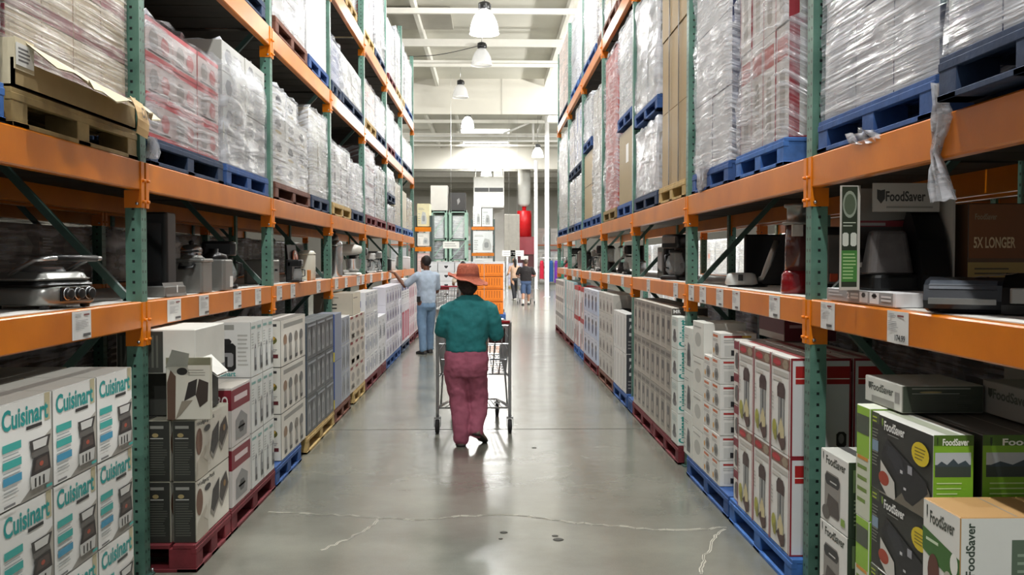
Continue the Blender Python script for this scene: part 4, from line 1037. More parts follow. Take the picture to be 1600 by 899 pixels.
def upper_goods():
    L, R = WL + .01, WR + .01
    z = 2.033
    red_art = lambda A: (A.rect(0, .0, 1, .12, '#b53a40'), A.rect(0, .88, 1, 1, '#b54048'), A.rr(.15, .25, .45, .75, '#8a8480'), A.rr(.55, .25, .85, .7, '#b06a6a'), A.lines(.1, .14, .9, .22, 1, '#333333'))
    grid_art = lambda A: (A.rr(.12, .3, .42, .8, '#77787a'), A.lines(.5, .3, .92, .8, 4, '#9a9c9c'), A.rect(.06, .08, .3, .2, '#8c8c8a'))
    juic = lambda A: (A.rr(.3, .1, .7, .62, '#8a857c'), A.rect(.1, .7, .9, .9, '#9c4a44'), A.rect(.0, 0, .03, 1, '#a02040'))
    # left, second level
    load('L', L, 2.35, 3.40, z, 3.12, 1.0, 'white film-wrapped load beside the torn cardboard tray', 3, 4, '#d0d0ce', None, '#c8c8c6', grid_art, None, 1, pal='blue2')
    t = thing('wrapped_load', 'mauve and cream strapped load rising from a torn cardboard tray', 'pallet load', (-L, 4.045, 2.18), PI / 2)
    proto = box_mb(.275, .20, .86, '#b9ab94', '#8d3f48', '#b0a58e', lambda A: (A.rect(0, 0, 1, .3, '#8f5a62'), A.lines(.1, .4, .9, .8, 4, '#cfc4ac', .6, .05))).mesh('carton')
    for c in range(4):
        for r in range(4):
            o = bpy.data.objects.new('carton', proto); COL.objects.link(o); o.parent = t; o.location = (-.42 + c * .282, .04, .10 + r * .203)
    b = MB(); wrap_mesh(b, -.565, .02, .10, .565, .92, .93, wrap_material('stretch_film_streaked', -.42, .12, .8, '#e6e0d8', 36), seed=4, amp=.012); b.obj('stretch_wrap', t)
    kb = mat('#d8cdae', .75, noise=.06, name='torn_tray_cardboard'); kd = mat('#a58f66', .8, noise=.08)
    b = MB(); b.box(-.585, .0, 0, .585, .94, .006, kd)
    for (x0, x1) in ((-.585, .585),): b.box(x0, 0, 0, x1, .012, .10, kd)
    b.box(-.585, 0, 0, -.575, .94, .17, kb); b.box(.575, 0, 0, .585, .94, .15, kb)
    # front lip bent outwards, ragged
    R_ = random.Random(3); pts0 = []; pts1 = []
    for i in range(15):
        x = -.50 + i * .082; pts0.append((x, -.002 if x < .5 else -.03, .17 - i * .004)); pts1.append((x + .02, -.10 - .03 * math.sin(i * .8) - R_.uniform(0, .03), .085 - i * .0025 + R_.uniform(-.02, .01)))
    for i in range(14): b.add([pts0[i], pts0[i + 1], pts1[i + 1], pts1[i]], [(0, 1, 2, 3)], kb); b.add([(p[0], p[1], p[2] - .005) for p in (pts0[i], pts0[i + 1], pts1[i + 1], pts1[i])], [(3, 2, 1, 0)], kb)
    b.box(-.585, -.004, .06, -.44, .0, .175, kb)
    b.obj('cardboard_tray', t)
    b = MB(); b.box(-.58, -.008, .075, -.45, -.0055, .155, mat('#dcdcd6', .6, noise=.02)); A = Art(b, (-.58, -.008, .075), (1, 0, 0), (0, 0, 1), (0, -1, 0), .13, .08); A.lines(.1, .15, .8, .85, 4, '#6a6a6a', .5, .4); b.obj('paper_label', t)
    # yellow handwritten tag hanging from the lip
    b = MB(); tm = mat('#e6c28a', .6, noise=.03, name='manila_tag')
    rows = []
    for i in range(6):
        u = i / 5; rows.append([(.14 + u * .06, -.14 - .02 * math.sin(u * 3), .085 - u * .15), (.30 + u * .05, -.135 - .02 * math.sin(u * 3), .075 - u * .15)])
    b.rings(rows, tm, False, False, closed=False); b.rings([[(x, y + .002, z_) for x, y, z_ in r] for r in rows], tm, False, False, closed=False)
    A = Art(b, (.21, -.1655, .0), (.99, .03, -.08), (-.1, .1, .99), (0, -1, 0), .12, .05); A.text('DIV', .1, .1, .8, .9, '#5c4a2c'); b.obj('hanging_tag', t)
    pallet('L', L - .005, 3.44, 4.64, z + .001, 'wornwood', 'worn bare wood pallet under the torn cardboard tray', depth=1.0)
    pallet('L', L - .03, 3.44, 4.68, z + .14, 'wornwood', 'second worn wood pallet stacked under the torn cardboard tray', depth=1.0) if False else None
    load('L', L, 4.78, 6.12, z, 2.78, 1.0, 'load of red and white cartons in stretched clear film', 3, 3, '#d8c8c6', '#b0403c', '#c89a94', red_art, None, 2, pal='navy', palabel='dark blue pallet under the red and white film-wrapped cartons')
    load('L', L, 6.16, 7.36, z, 2.97, 1.0, 'rounded white film-wrapped load beside the second post', 2, 4, '#d5d6d2', '#b9b9b0', '#c4c3ba', grid_art, None, 3, pal='blue', pinch=.10, palabel='blue pallet under the rounded white load')
    cook = lambda A: (A.rr(.25, .35, .7, .75, '#3c3c3c'), A.ell(.5, .2, .25, .07, '#9a8a5c'))
    load('L', L, 7.55, 9.05, z, 2.93, 1.0, 'stepped load of white cooker cartons in film', 3, 4, '#dfe0da', '#d8d8d0', '#c8c8c0', cook, cook, 0, pal='brown', steps=[4, 4, 3], palabel='reddish brown pallet under the cooker cartons')
    load('L', L, 9.08, 10.1, z, 3.0, 1.0, 'white wrapped load with a tan cardboard side', 2, 3, '#dcdcd4', '#8f8058', '#bdb69a', None, None, 0, pal='navy', palabel='dark blue pallet under the tan-sided load')
    dk = lambda A: (A.rect(.5, .1, .75, .9, '#3f3434'), A.ell(.62, .7, .08, .12, '#b8b0b0'), A.lines(.05, .3, .4, .7, 3, '#9a9a96'))
    load('L', L, 10.3, 11.7, z, 2.83, 1.0, 'white cartons with dark washer prints in film', 3, 3, '#e0e0da', '#d5d5cf', None, dk, None, 0, pal='wood', palabel='bare wood pallet under the washer-printed cartons')
    load('L', L, 11.72, 12.86, z, 2.76, 1.0, 'plain white wrapped load on navy pallet', 2, 3, '#e4e4e2', None, None, None, None, 1, pal='navy', palabel='navy pallet under the plain white wrapped load')
    load('L', L, 13.05, 14.2, z, 3.1, 1.0, 'white load with maroon carton tops in film', 2, 4, '#e0dcdc', '#5c2a2c', None, lambda A: A.rect(0, .8, 1, 1, '#6a3438'), None, 0, pal='red', palabel='red pallet under the maroon-topped load')
    load('L', L, 14.22, 15.6, z, 2.95, 1.0, 'load with black and yellow sides in film', 3, 4, '#dcdcd8', '#2f2a24', None, a_generic('#6a5c3c', '#2b2b2b', None, 3), None, 0, pal='red', palabel='red pallet under the black and yellow load')
    load('L', L, 15.8, 17.1, z, 2.45, 1.0, 'low wrapped white load under a raised blue pallet', 2, 2, '#e4e2de', None, None, None, None, 3, pal='red', palabel='red pallet under the low wrapped white load')
    load('L', L, 15.8, 17.1, 2.53, 3.1, 1.0, 'loosely wrapped upper load on a raised blue pallet', 2, 2, '#e6e6e4', None, None, None, None, 3, pal='navy', pinch=.3, palabel='raised blue pallet between two wrapped white loads')
    load('L', L, 17.15, 18.3, z, 2.95, 1.0, 'beige carton load with a white drape of film', 2, 1, '#cfc4ae', '#c9bda4', None, None, None, 2, pal='blue', palabel='blue pallet under the draped beige load')
    load('L', L, 18.5, 19.7, z, 2.9, 1.0, 'plain beige carton load near the far end', 2, 1, '#d2c7b0', None, None, lambda A: A.rect(.2, .2, .8, .8, '#c6baa2'), None, None, pal='blue', palabel='blue pallet under the plain beige load')
    load('L', L, 19.75, 21.0, z, 2.8, 1.0, 'last beige carton load at the rack end', 2, 2, '#cdc2aa', None, None, None, None, 2, pal='blue2', palabel='bright blue pallet at the rack end')
    # left, third level
    z = 3.342
    load('L', L, 5.1, 7.3, z, 4.1, 1.0, 'pale wrapped load on a black pallet at the top edge of the picture', 4, 2, '#d8d8d4', None, None, None, None, 0, pal='navy', palabel='black-blue pallet above the red and white wrapped cartons')
    load('L', L, 7.6, 8.95, z, 4.25, 1.0, 'crumpled white wrapped load above a maroon pallet', 3, 3, '#dad9d4', '#8a5a5c', None, None, None, 3, pal='brown', palabel='maroon pallet under the crumpled load')
    load('L', L, 9.0, 10.15, z, 4.3, 1.0, 'smooth tall white load without prints', 1, 1, '#e8e8e6', '#dededc', None, None, None, None, pal='blue', palabel='blue pallet under the smooth tall white load')
    load('L', L, 10.3, 11.0, z, 3.95, 1.0, 'lavender blue film-wrapped load', 1, 3, '#9fa9c8', '#8f9cc0', None, lambda A: A.lines(.1, .2, .9, .8, 4, '#d0d4e4'), None, 2, pal='navy', palabel='dark pallet under the lavender load')
    load('L', L, 11.02, 12.85, z, 3.95, 1.0, 'loosely bagged white load beside the lavender one', 3, 2, '#e2e4e4', None, None, None, None, 3, pal='navy', pinch=.25, palabel='dark pallet under the bagged white load')
    load('L', L, 13.05, 14.3, z, 4.0, 1.0, 'cream and red-flecked wrapped load', 2, 2, '#ddd2c6', '#c0a494', None, lambda A: A.rect(.5, .3, .8, .6, '#a85a54'), None, 0, pal='wood', palabel='bare wood pallet under the red-flecked load')
    load('L', L, 14.32, 15.6, z, 4.0, 1.0, 'white wrapped load over a purple-grey pallet', 2, 2, '#e4e2e2', None, None, None, None, 1, pal='navy', palabel='purple-grey pallet under a white wrapped load')
    load('L', L, 15.8, 17.1, z, 4.1, 1.0, 'white load above the small red pallet', 2, 2, '#e8e8e6', None, None, None, None, 1, pal='red', palabel='small red pallet on the third level')
    load('L', L, 17.15, 18.3, z, 4.0, 1.0, 'bright white tall load above a blue pallet', 2, 2, '#ebebea', None, None, None, None, 1, pal='blue', palabel='blue pallet on the third level')
    load('L', L, 18.5, 20.95, z, 3.95, 1.0, 'pale lavender load at the far end of the third level', 4, 2, '#e0e0e6', None, None, None, None, 0, pal='navy', palabel='navy pallet at the far end of the third level')
    # left, fourth level
    z = 4.542
    load('L', L, 10.3, 11.3, z, 5.6, 1.0, 'grey wrapped load on the highest level, nearest one in view', 2, 2, '#cfd0cc', None, None, None, None, 0, pal='navy', palabel='dark pallet on the highest level, nearest one')
    load('L', L, 11.35, 12.3, z, 5.5, 1.0, 'cream load with yellow-edged cartons on the highest level', 2, 3, '#ddd8c8', None, None, None, None, 0, pal='wood', palabel='bare wood pallet on the highest level')
    load('L', L, 12.5, 14.1, z, 5.7, 1.0, 'pink-white load with a bright red side on the highest level', 3, 1, '#e8dcdc', '#b02c20', None, None, None, 2, pal='wood', palabel='bare wood pallet under the red-sided load')
    load('L', L, 14.2, 15.9, z, 6.2, 1.0, 'black and white carton load on the highest level', 3, 4, '#e0e0e0', '#2a2a2a', None, lambda A: A.rect(0, .2, 1, .8, '#2c2c2e'), None, 0, pal='navy', palabel='dark pallet under the black and white load')
    load('L', L, 16.1, 17.3, z, 5.6, 1.0, 'bulging white bagged load on the highest level', 2, 2, '#ececec', None, None, None, None, 3, pal='red', pinch=.3, palabel='dark red pallet under the bulging load')
    load('L', L, 17.35, 19.1, z, 5.75, 1.0, 'silver-white load on the highest level', 3, 2, '#e0e2e4', '#55585c', None, None, None, 1, pal='wood', palabel='wood pallet under the silver-white load')
    load('L', L, 19.2, 20.95, z, 5.7, 1.0, 'last silver wrapped load on the highest level', 3, 2, '#dcdee0', '#4a4c50', None, None, None, 1, pal='blue', palabel='blue pallet at the end of the highest level')

    # right, second level
    z = 2.033
    load('R', R - .06, 1.98, 3.02, z + .02, 3.3, 1.0, 'silvery film-wrapped load on a worn navy pallet above the sealers', 3, 3, '#c4c6cc', '#34426a', None, lambda A: A.lines(.1, .2, .9, .8, 4, '#9a9cac'), None, 1, pal='navy', palabel='worn navy pallet above the vacuum sealers')
    load('R', R, 3.13, 4.30, z, 3.35, 1.0, 'big silver-white film-wrapped load with a dark blue corner', 3, 3, '#cdd0d2', '#27375f', None, lambda A: (A.rect(.1, .15, .9, .5, '#b4b6ba'), A.lines(.1, .6, .9, .9, 3, '#b9babc')), None, 1, pal='blue', palabel='blue pallet under the big silver-white load')
    load('R', R, 4.76, 5.74, z, 3.35, 1.0, 'tall wrapped load of red-edged juicer cartons', 4, 2, '#d6d2cc', '#cfcfca', None, juic, a_juicer_side, 2, pal='blue2', palabel='bright blue pallet under the wrapped juicer cartons')
    b = MB(); 
    load('R', R, 5.88, 6.98, z, 3.6, 1.0, 'white film-wrapped load with a navy striped side', 2, 3, '#dfe1e1', '#2a3458', None, None, lambda A: [A.rect(0, v, 1, v + .08, '#8a90a4') for v in (.2, .5, .8)], 0, pal='blue', palabel='blue pallet with ragged film hanging over it')
    # cardboard crates strapped, beside the second right post
    t = load('R', R, 7.2, 8.36, z, 4.05, 1.0, 'tall kraft cardboard tower bound with black straps', 1, 3, '#b59a66', '#8f7842', '#9c8350', None, None, None, pal='wood', name='strapped_load', palabel='bare wood pallet under the strapped cardboard tower')
    b = MB(); hh = 4.05 - z - .141
    for x in (-.18, .22): b.box(x - .009, .006, 0, x + .009, .010, hh + .004, M_BLACK); b.box(x - .009, .006, hh, x + .009, .98, hh + .004, M_BLACK)
    b.obj('strap', t)
    load('R', R, 8.42, 9.8, z, 2.81, 1.0, 'silver film-wrapped load beneath a raised blue pallet', 3, 2, '#d0ccc8', '#b0aca6', None, None, None, 3, pal='navy', palabel='blue pallet with torn film under the silver load')
    load('R', R, 8.42, 9.8, 2.88, 4.1, 1.0, 'tall white bagged load on the raised blue pallet', 2, 2, '#e0e2e0', '#9a9c98', None, None, None, 3, pal='blue', palabel='raised blue pallet, nearer one')
    load('R', R, 9.95, 11.1, z, 2.98, 1.0, 'olive kraft carton load with a paper sheet', 1, 1, '#b39c68', '#8a7642', '#9c8350', lambda A: A.rect(.5, .55, .68, .8, '#e0e0da'), None, None, pal='blue', palabel='blue pallet under the olive kraft load')
    load('R', R, 9.95, 11.1, 3.02, 4.15, 1.0, 'white wrapped load above the olive kraft load', 2, 2, '#e2e4e2', None, None, None, None, 1, pal='blue', palabel='raised blue pallet, farther one')
    load('R', R, 11.2, 12.45, z, 4.1, 1.0, 'tall red film-wrapped load', 1, 1, '#c9706c', '#b8201c', None, None, None, 2, pal='wornwood', palabel='worn grey pallet under the tall red load')
    load('R', R, 12.7, 13.9, z, 3.9, 1.0, 'pale cream film-wrapped load next to the red one', 2, 3, '#dedbcf', '#cfc8b4', None, None, None, 0, pal='blue', palabel='blue pallet under the pale cream load')
    load('R', R, 13.95, 15.2, z, 3.18, 1.0, 'brown kraft carton load past the cream one', 1, 2, '#c0aa78', '#8a7648', None, None, None, None, pal='blue', palabel='blue pallet under the brown kraft load')
    load('R', R, 13.95, 15.2, 3.22, 4.0, 1.0, 'grey-green wrapped cartons atop the brown kraft load', 2, 2, '#d6dadc', '#4a5658', None, None, None, 0, pal='blue', palabel='raised blue pallet over brown kraft')
    load('R', R, 15.45, 16.7, z, 2.95, 1.0, 'plain white carton load before the far end', 1, 1, '#e6e4de', None, None, None, None, 2, pal='blue', palabel='blue pallet under the plain white carton load')
    load('R', R, 15.45, 16.7, 3.02, 4.1, 1.0, 'white and blue-lettered load on a raised pallet', 2, 2, '#e4e6ea', None, None, lambda A: A.rect(.3, .2, .5, .9, '#3a6ac0'), None, 0, pal='navy', palabel='raised navy pallet before the far end')
    load('R', R, 16.75, 18.0, z, 2.95, 1.0, 'ivory draped load close to the far end', 2, 1, '#e8e6de', None, None, None, None, 0, pal='navy', palabel='navy pallet under the ivory load')
    load('R', R, 16.75, 18.0, 3.02, 4.0, 1.0, 'multicoloured speckled load high near the far end', 3, 3, '#e0dede', None, None, lambda A: (A.rect(.2, .2, .5, .5, '#b09a3a'), A.rect(.5, .5, .8, .8, '#7a4a4a')), None, 0, pal='navy', palabel='raised navy pallet close to the far end')
    load('R', R, 18.2, 20.8, z, 4.05, 1.0, 'ivory tall load at the end of the second level', 3, 2, '#e8e6e0', None, None, None, None, 0, pal='blue', palabel='blue pallet at the end of the second level')
    # right, top level
    z = 4.442
    load('R', R, 10.0, 11.1, z, 5.6, 1.0, 'grey wrapped load on the top level at the picture edge', 2, 2, '#c9c9c4', None, None, None, None, 0, pal='brown', palabel='brown pallet on the top level at the picture edge')
    load('R', R, 11.2, 13.2, z, 5.4, 1.0, 'brown and cream boxes stacked on the top level', 4, 4, '#e0dac8', '#9c8450', None, lambda A: A.rect(.1, .2, .9, .4, '#c8b480'), None, 0, pal='brown', palabel='brown pallet under the brown and cream boxes')
    load('R', R, 13.4, 16.0, z, 6.3, 1.0, 'tall white wrapped load on the top level', 3, 2, '#ecebe8', None, None, None, None, 0, pal='blue', palabel='blue pallet under the tall white load on top')
    load('R', R, 16.1, 17.6, z, 5.85, 1.0, 'bluish white cartons on the top level', 2, 5, '#e2e6ee', None, None, lambda A: A.rect(.1, .4, .9, .6, '#c6ccd8'), None, 0, pal='blue2', palabel='bright blue pallet on the top level')
    load('R', R, 17.8, 20.8, z, 6.0, 1.0, 'pinkish beige cartons at the end of the top level', 4, 4, '#e4d4ca', None, None, lambda A: A.rect(.1, .2, .9, .9, '#dcc4b8'), None, 0, pal='navy', palabel='navy pallet at the end of the top level')
    # loose film
    P = lambda px, py, W: (W, F * W / (px - 766), CAMZ + (405 - py) * W / (px - 766))
    pts = [P(x, y, 1.452) for x, y in ((1470, 130), (1471, 160), (1474, 185), (1470, 215), (1466, 240), (1468, 262), (1474, 285), (1478, 312))]
    film_tail('film_strip', pts, [.05, .06, .11, .08, .035, .07, .10, .13], 'torn white film strip hanging down over the orange beam')
    pts = [P(x, y, 1.462) for x, y in ((1345, 205), (1352, 215), (1362, 222))]
    film_tail('film_scrap', pts, [.25, .3, .2], 'crumpled film scrap lying on the beam edge under the silver-white load', seed=4)
    pts = [P(x, y, 1.462) for x, y in ((1100, 262), (1097, 275), (1096, 290), (1094, 300))]
    film_tail('film_tatter', pts, [.35, .25, .2, .06], 'ragged film tatter hanging over the blue pallet beside the post', seed=9)
    pts = [(L_, F * 1.67 / 527, CAMZ + (405 - y) * 1.67 / 527) for y, L_ in ((218, -1.655), (228, -1.65), (240, -1.655), (250, -1.66))]
    film_tail('film_knot', pts, [.12, .16, .14, .1], 'bunched grey film knot on the blue pallet beside the near post', seed=12)

def back_goods():
    """loads standing in the neighbouring rows, glimpsed through the shelves"""
    cols = ['#33312f', '#3d3a37', '#46433f', '#2b2928', '#383432']  # carton colours darkened to stand for the shade in the rear racks
    k = 0
    d2 = WL + DEPTH + .24
    for n, z0 in (('floor level', .0), ('middle level', 1.373), ('second level', 2.032), ('third level', 3.342)):
        for i in range(6 if z0 else 6):
            if i > 4: continue
            Z0 = LZ[i] - .12
            h = {0: 1.1, 1.373: .42, 2.032: 1.05, 3.342: .95}[z0]
            lab = 'dim wrapped load in the dark rear rack on the %s, bay %s along' % (n, ORD[i])
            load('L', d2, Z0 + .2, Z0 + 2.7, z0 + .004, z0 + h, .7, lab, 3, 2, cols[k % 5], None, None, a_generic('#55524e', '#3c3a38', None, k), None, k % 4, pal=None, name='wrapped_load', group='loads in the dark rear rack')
            k += 1
    d2 = WR + DEPTH + .27
    for i in range(5):
        Z0 = RZ[i] - .12
        if i > 3: break
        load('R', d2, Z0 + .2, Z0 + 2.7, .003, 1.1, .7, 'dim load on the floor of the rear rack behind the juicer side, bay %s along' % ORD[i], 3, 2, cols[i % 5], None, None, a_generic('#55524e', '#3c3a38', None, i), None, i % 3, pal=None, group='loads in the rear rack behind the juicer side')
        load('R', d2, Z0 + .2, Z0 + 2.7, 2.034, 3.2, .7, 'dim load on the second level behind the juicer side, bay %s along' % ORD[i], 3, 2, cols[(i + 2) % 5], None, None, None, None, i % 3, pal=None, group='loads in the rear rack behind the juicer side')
def at(px, py, Z): return ((px - 766) * Z / F, Z, CAMZ + (405 - py) * Z / F)
M_SILV = mat('#8f908c', .3, metal=.65, noise=.04, name='satin_silver')
M_DKGL = mat('#0b0b0c', .12, noise=0, name='gloss_black')
M_REDG = mat('#6d1018', .15, noise=0, name='gloss_red')
M_GLAS = glass_material('clear_glass', '#cfd6d6', .3)

def coffee_maker(x, y, z, label, k=1., body=None, rz=0, jug=True, name='coffee_maker'):
    body = body or M_BLACK
    t = thing(name, label, 'coffee maker', (x, y, z), rz, None)
    b = MB(); b.rbox(-.1 * k, -.13 * k, 0, .1 * k, .13 * k, .035 * k, body, .03 * k); b.rbox(-.1 * k, .03 * k, .03 * k, .1 * k, .13 * k, .33 * k, body, .03 * k)
    b.rbox(-.1 * k, -.12 * k, .25 * k, .1 * k, .13 * k, .36 * k, body, .04 * k); b.obj('body', t)
    b = MB(); b.box(-.07 * k, -.122 * k, .29 * k, .07 * k, -.12 * k, .34 * k, M_SILV); b.obj('control_panel', t)
    if jug:
        b = MB(); b.lathe([(.05 * k, .04 * k), (.075 * k, .07 * k), (.078 * k, .13 * k), (.05 * k, .2 * k), (.052 * k, .22 * k)], M_GLAS, 18, 0, -.045 * k)
        j = b.obj('jug', t); b = MB(); b.tube([(0, -.11 * k, .2 * k), (0, -.16 * k, .19 * k), (0, -.16 * k, .1 * k), (0, -.12 * k, .09 * k)], .009 * k, M_BLACK, 6); b.lathe([(.053 * k, .215 * k), (.05 * k, .235 * k)], M_BLACK, 16, 0, -.045 * k); b.obj('handle', j)
    return t
def canister(x, y, z, r, h, m, label, name='canister', cat='canister', lid=None, knob=False):
    t = thing(name, label, cat, (x, y, z))
    b = MB(); b.lathe([(r * .94, 0), (r, .01), (r, h * .8), (r * .98, h * .84)], m, 22); b.obj('body', t)
    b = MB(); b.lathe([(r * 1.02, h * .84), (r * 1.03, h * .88), (r * .8, h * .97), (r * .2, h), (.001, h)], lid or m, 22)
    if knob: b.lathe([(.015, h * .98), (.02, h * 1.05), (.01, h * 1.08)], M_BLACK, 10)
    b.obj('lid', t); return t
def stand_mixer(x, y, z, label, m, rz=0):
    t = thing('stand_mixer', label, 'mixer', (x, y, z), rz)
    b = MB(); b.rbox(-.11, -.16, 0, .11, .16, .035, m, .06); b.rbox(-.05, .07, .03, .05, .15, .27, m, .03); b.obj('base', t)
    b = MB(); b.sm = True
    b.rings([[(rx * math.cos(a) * 1.0, yy, .32 + rz_ * math.sin(a)) for a in [2 * PI * i / 16 for i in range(16)]] for yy, rx, rz_ in ((.17, .02, .02), (.16, .06, .06), (.05, .075, .075), (-.1, .065, .065), (-.16, .045, .045), (-.17, .01, .01))], m); b.sm = False
    b.obj('head', t)
    b = MB(); b.lathe([(.05, .04), (.09, .09), (.105, .2), (.108, .205)], M_STEEL, 20, 0, -.06, cap1=False); b.obj('bowl', t)
    b = MB(); b.ball((.085, .02, .33), .015, .03, .015, M_BLACK, 8, 6); b.obj('knob', t); return t

def display_goods():
    zl = 1.358; zr = 1.379
    # --- left shelf: counter grill
    t = thing('counter_grill', 'silver counter grill with domed lid and black dials on the price-tagged shelf', 'grill', (-1.87, 4.02, zl), math.radians(78))
    b = MB(); b.rbox(-.17, -.15, .015, .17, .15, .095, M_SILV, .05); b.obj('base', t)
    for x, y in ((-.13, -.11), (.13, -.11), (-.13, .11), (.13, .11)): b = MB(); b.lathe([(.02, 0), (.022, .02)], M_BLACK, 10, x, y); b.obj('foot', t)
    b = MB(); b.rbox(-.175, -.14, .092, .175, .16, .115, M_BLACK, .05); b.obj('grill_plate', t)
    b = MB(); b.rbox(-.17, -.135, .112, .17, .155, .15, M_SILV, .05, taper=.01); b.rbox(-.13, -.10, .14, .13, .12, .175, M_STEEL, .05, taper=.03); b.obj('lid', t)
    b = MB(); b.tube([(-.165, .02, .14), (-.165, -.10, .20), (-.16, -.165, .205), (.16, -.165, .205), (.165, -.10, .20), (.165, .02, .14)], .010, M_STEEL, 8); b.tube([(-.13, -.165, .205), (.13, -.165, .205)], .014, M_BLACK, 8); b.obj('handle', t)
    b = MB(); b.rbox(-.09, -.162, .03, .12, -.148, .088, M_DKGL, .01); b.obj('dial_panel', t)
    for x in (-.055, .015, .085):
        b = MB(); b.T = Matrix.Translation((x, -.160, .06)) @ Matrix.Rotation(PI / 2, 4, 'X'); b.lathe([(.024, 0), (.022, .02), (.016, .022)], M_BLACK, 14); b.lathe([(.027, 0), (.027, .004)], M_STEEL, 16); b.obj('dial', t)
    # black tower and flat silver tray
    b = MB(); b.rbox(-.09, -.08, 0, .09, .08, .46, M_BLACK, .02); b.box(-.06, -.083, .08, .06, -.08, .4, M_DKGL)
    x, y, _ = at(262, 450, 5.35); o = b.obj('display_tower', loc=(x - .05, y, zl)); tag(o, 'tall black appliance tower standing behind the first green post', 'appliance')
    b = MB(); b.rbox(-.13, -.09, .0, .13, .09, .055, M_SILV, .01); b.add([(-.13, -.095, .0), (.13, -.095, .0), (.13, -.07, .075), (-.13, -.07, .075)], [(0, 1, 2, 3)], M_SILV); b.box(-.003, -.098, .02, .003, -.094, .06, mat('#e8e8e6', .4, noise=0))
    o = b.obj('flat_griddle', loc=(-1.80, 5.25, zl), rz=PI / 2 - .1); tag(o, 'low flat silver griddle tray next to the first green post', 'griddle')
    # deep fryer
    t = thing('deep_fryer', 'boxy silver deep fryer with black side grip', 'fryer', (-1.80, 5.82, zl), PI / 2)
    b = MB(); b.rbox(-.10, -.09, 0, .10, .10, .185, M_SILV, .015); b.obj('body', t)
    b = MB(); b.rbox(-.106, -.098, .185, .106, .108, .205, M_SILV, .015); b.rbox(-.07, -.06, .205, .07, .06, .225, M_SILV, .02, taper=.01); b.obj('lid', t)
    b = MB(); b.tube([(-.104, -.04, .17), (-.13, -.04, .15), (-.13, .04, .15), (-.104, .04, .17)], .012, M_BLACK, 8); b.obj('grip', t)
    t = thing('food_steamer', 'silver box steamer with white sticker beside the deep fryer', 'steamer', (-1.80, 6.26, zl), PI / 2)
    b = MB(); b.rbox(-.1, -.1, 0, .1, .1, .2, M_SILV, .02); b.obj('body', t); b = MB(); b.box(.02, -.103, .02, .08, -.1, .09, mat('#e8e6e0', .5, noise=0)); b.obj('sticker', t); b = MB(); b.lathe([(.09, .2), (.08, .23), (.03, .245), (.03, .27)], M_BLACK, 18); b.obj('lid', t)
    coffee_maker(-1.86, 6.62, zl, 'black coffee maker with chrome top near the second green post', .9, rz=PI / 2 + .2)
    canister(-1.97, 6.35, zl, .07, .3, M_STEEL, 'steel urn standing at the back behind the box steamer', 'urn', 'urn', knob=True)
    # bay 2
    t = thing('toaster', 'wide silver toaster just past the second green post', 'toaster', (-1.9, 8.0, zl), PI / 2)
    b = MB(); b.rbox(-.18, -.11, 0, .18, .11, .2, M_SILV, .03); b.obj('body', t); b = MB(); b.box(-.14, -.05, .199, .14, -.02, .202, M_BLACK); b.box(-.14, .02, .199, .14, .05, .202, M_BLACK); b.obj('slot', t); b = MB(); b.rbox(-.02, -.13, .1, .02, -.108, .12, M_BLACK, .005); b.obj('lever', t)
    t = thing('display_sign', 'slanted black display board with round orange badge', 'sign', (-1.76, 8.75, zl), PI / 2 - .1)
    b = MB(); b.add([(-.2, 0, 0), (.16, 0, 0), (.08, .04, .33), (-.18, .04, .33), (-.2, .02, 0), (.16, .02, 0), (.08, .06, .33), (-.18, .06, .33)], [(0, 1, 2, 3), (7, 6, 5, 4), (1, 5, 6, 2), (4, 0, 3, 7), (3, 2, 6, 7)], M_BLACK); b.obj('board', t)
    b = MB(); b.T = Matrix.Translation((.0, .018, .21)) @ Matrix.Rotation(PI / 2 - .12, 4, 'X'); b.lathe([(.075, 0), (.075, .004)], mat('#b5552c', .4, noise=0), 24); b.lathe([(.05, 0), (.05, .006)], mat('#d8ccb8', .4, noise=0), 24); b.lathe([(.038, 0), (.038, .008)], mat('#7a4030', .4, noise=0), 24); b.obj('badge', t)
    t = coffee_maker(-1.72, 8.45, zl, 'small black pod brewer in front of the orange badge board', .55, rz=PI / 2); 
    b = MB(); b.cbox(-.05, -.01, 0, .05, .01, .1, mat('#c47a34', .6, noise=.1)); o = b.obj('sample_card', loc=(-1.70, 9.0, zl), rz=PI / 2); tag(o, 'small orange picture card standing before the white canister', 'card')
    canister(-1.80, 9.42, zl, .085, .29, mat('#d6d4c4', .35, noise=.02), 'cream white canister with rounded lid on the shelf')
    canister(-1.78, 11.1, zl, .07, .42, M_STEEL, 'tall steel cylinder just past the third green post', 'urn', 'urn')
    canister(-1.86, 11.45, zl, .05, .5, M_SILV, 'slim steel tube standing behind the tall steel cylinder', 'urn', 'urn', knob=True)
    stand_mixer(-1.80, 12.2, zl, 'cream stand mixer with rounded head facing the aisle', mat('#cfccc2', .3, noise=.02), PI / 2)
    coffee_maker(-1.85, 13.5, zl, 'dark coffee machine between the fourth and fifth posts', 1.0, rz=PI / 2)
    coffee_maker(-1.8, 14.2, zl, 'white coffee machine between the fourth and fifth posts', .8, body=mat('#c9c9c4', .4), rz=PI / 2)
    coffee_maker(-1.8, 14.9, zl, 'silver espresso machine before the fifth green post', .9, body=M_SILV, rz=PI / 2)
    canister(-1.8, 16.3, zl, .12, .22, M_BLACK, 'black round rice cooker past the fifth green post', 'rice_cooker', 'rice cooker')
    canister(-1.8, 17.0, zl, .12, .2, mat('#dadad6', .4), 'white round rice cooker near where the man reaches', 'rice_cooker', 'rice cooker', lid=M_SILV)
    canister(-1.75, 19.3, zl, .14, .26, mat('#d8d4d4', .4), 'pale rounded appliance at the far end of the shelf', 'rice_cooker', 'rice cooker')
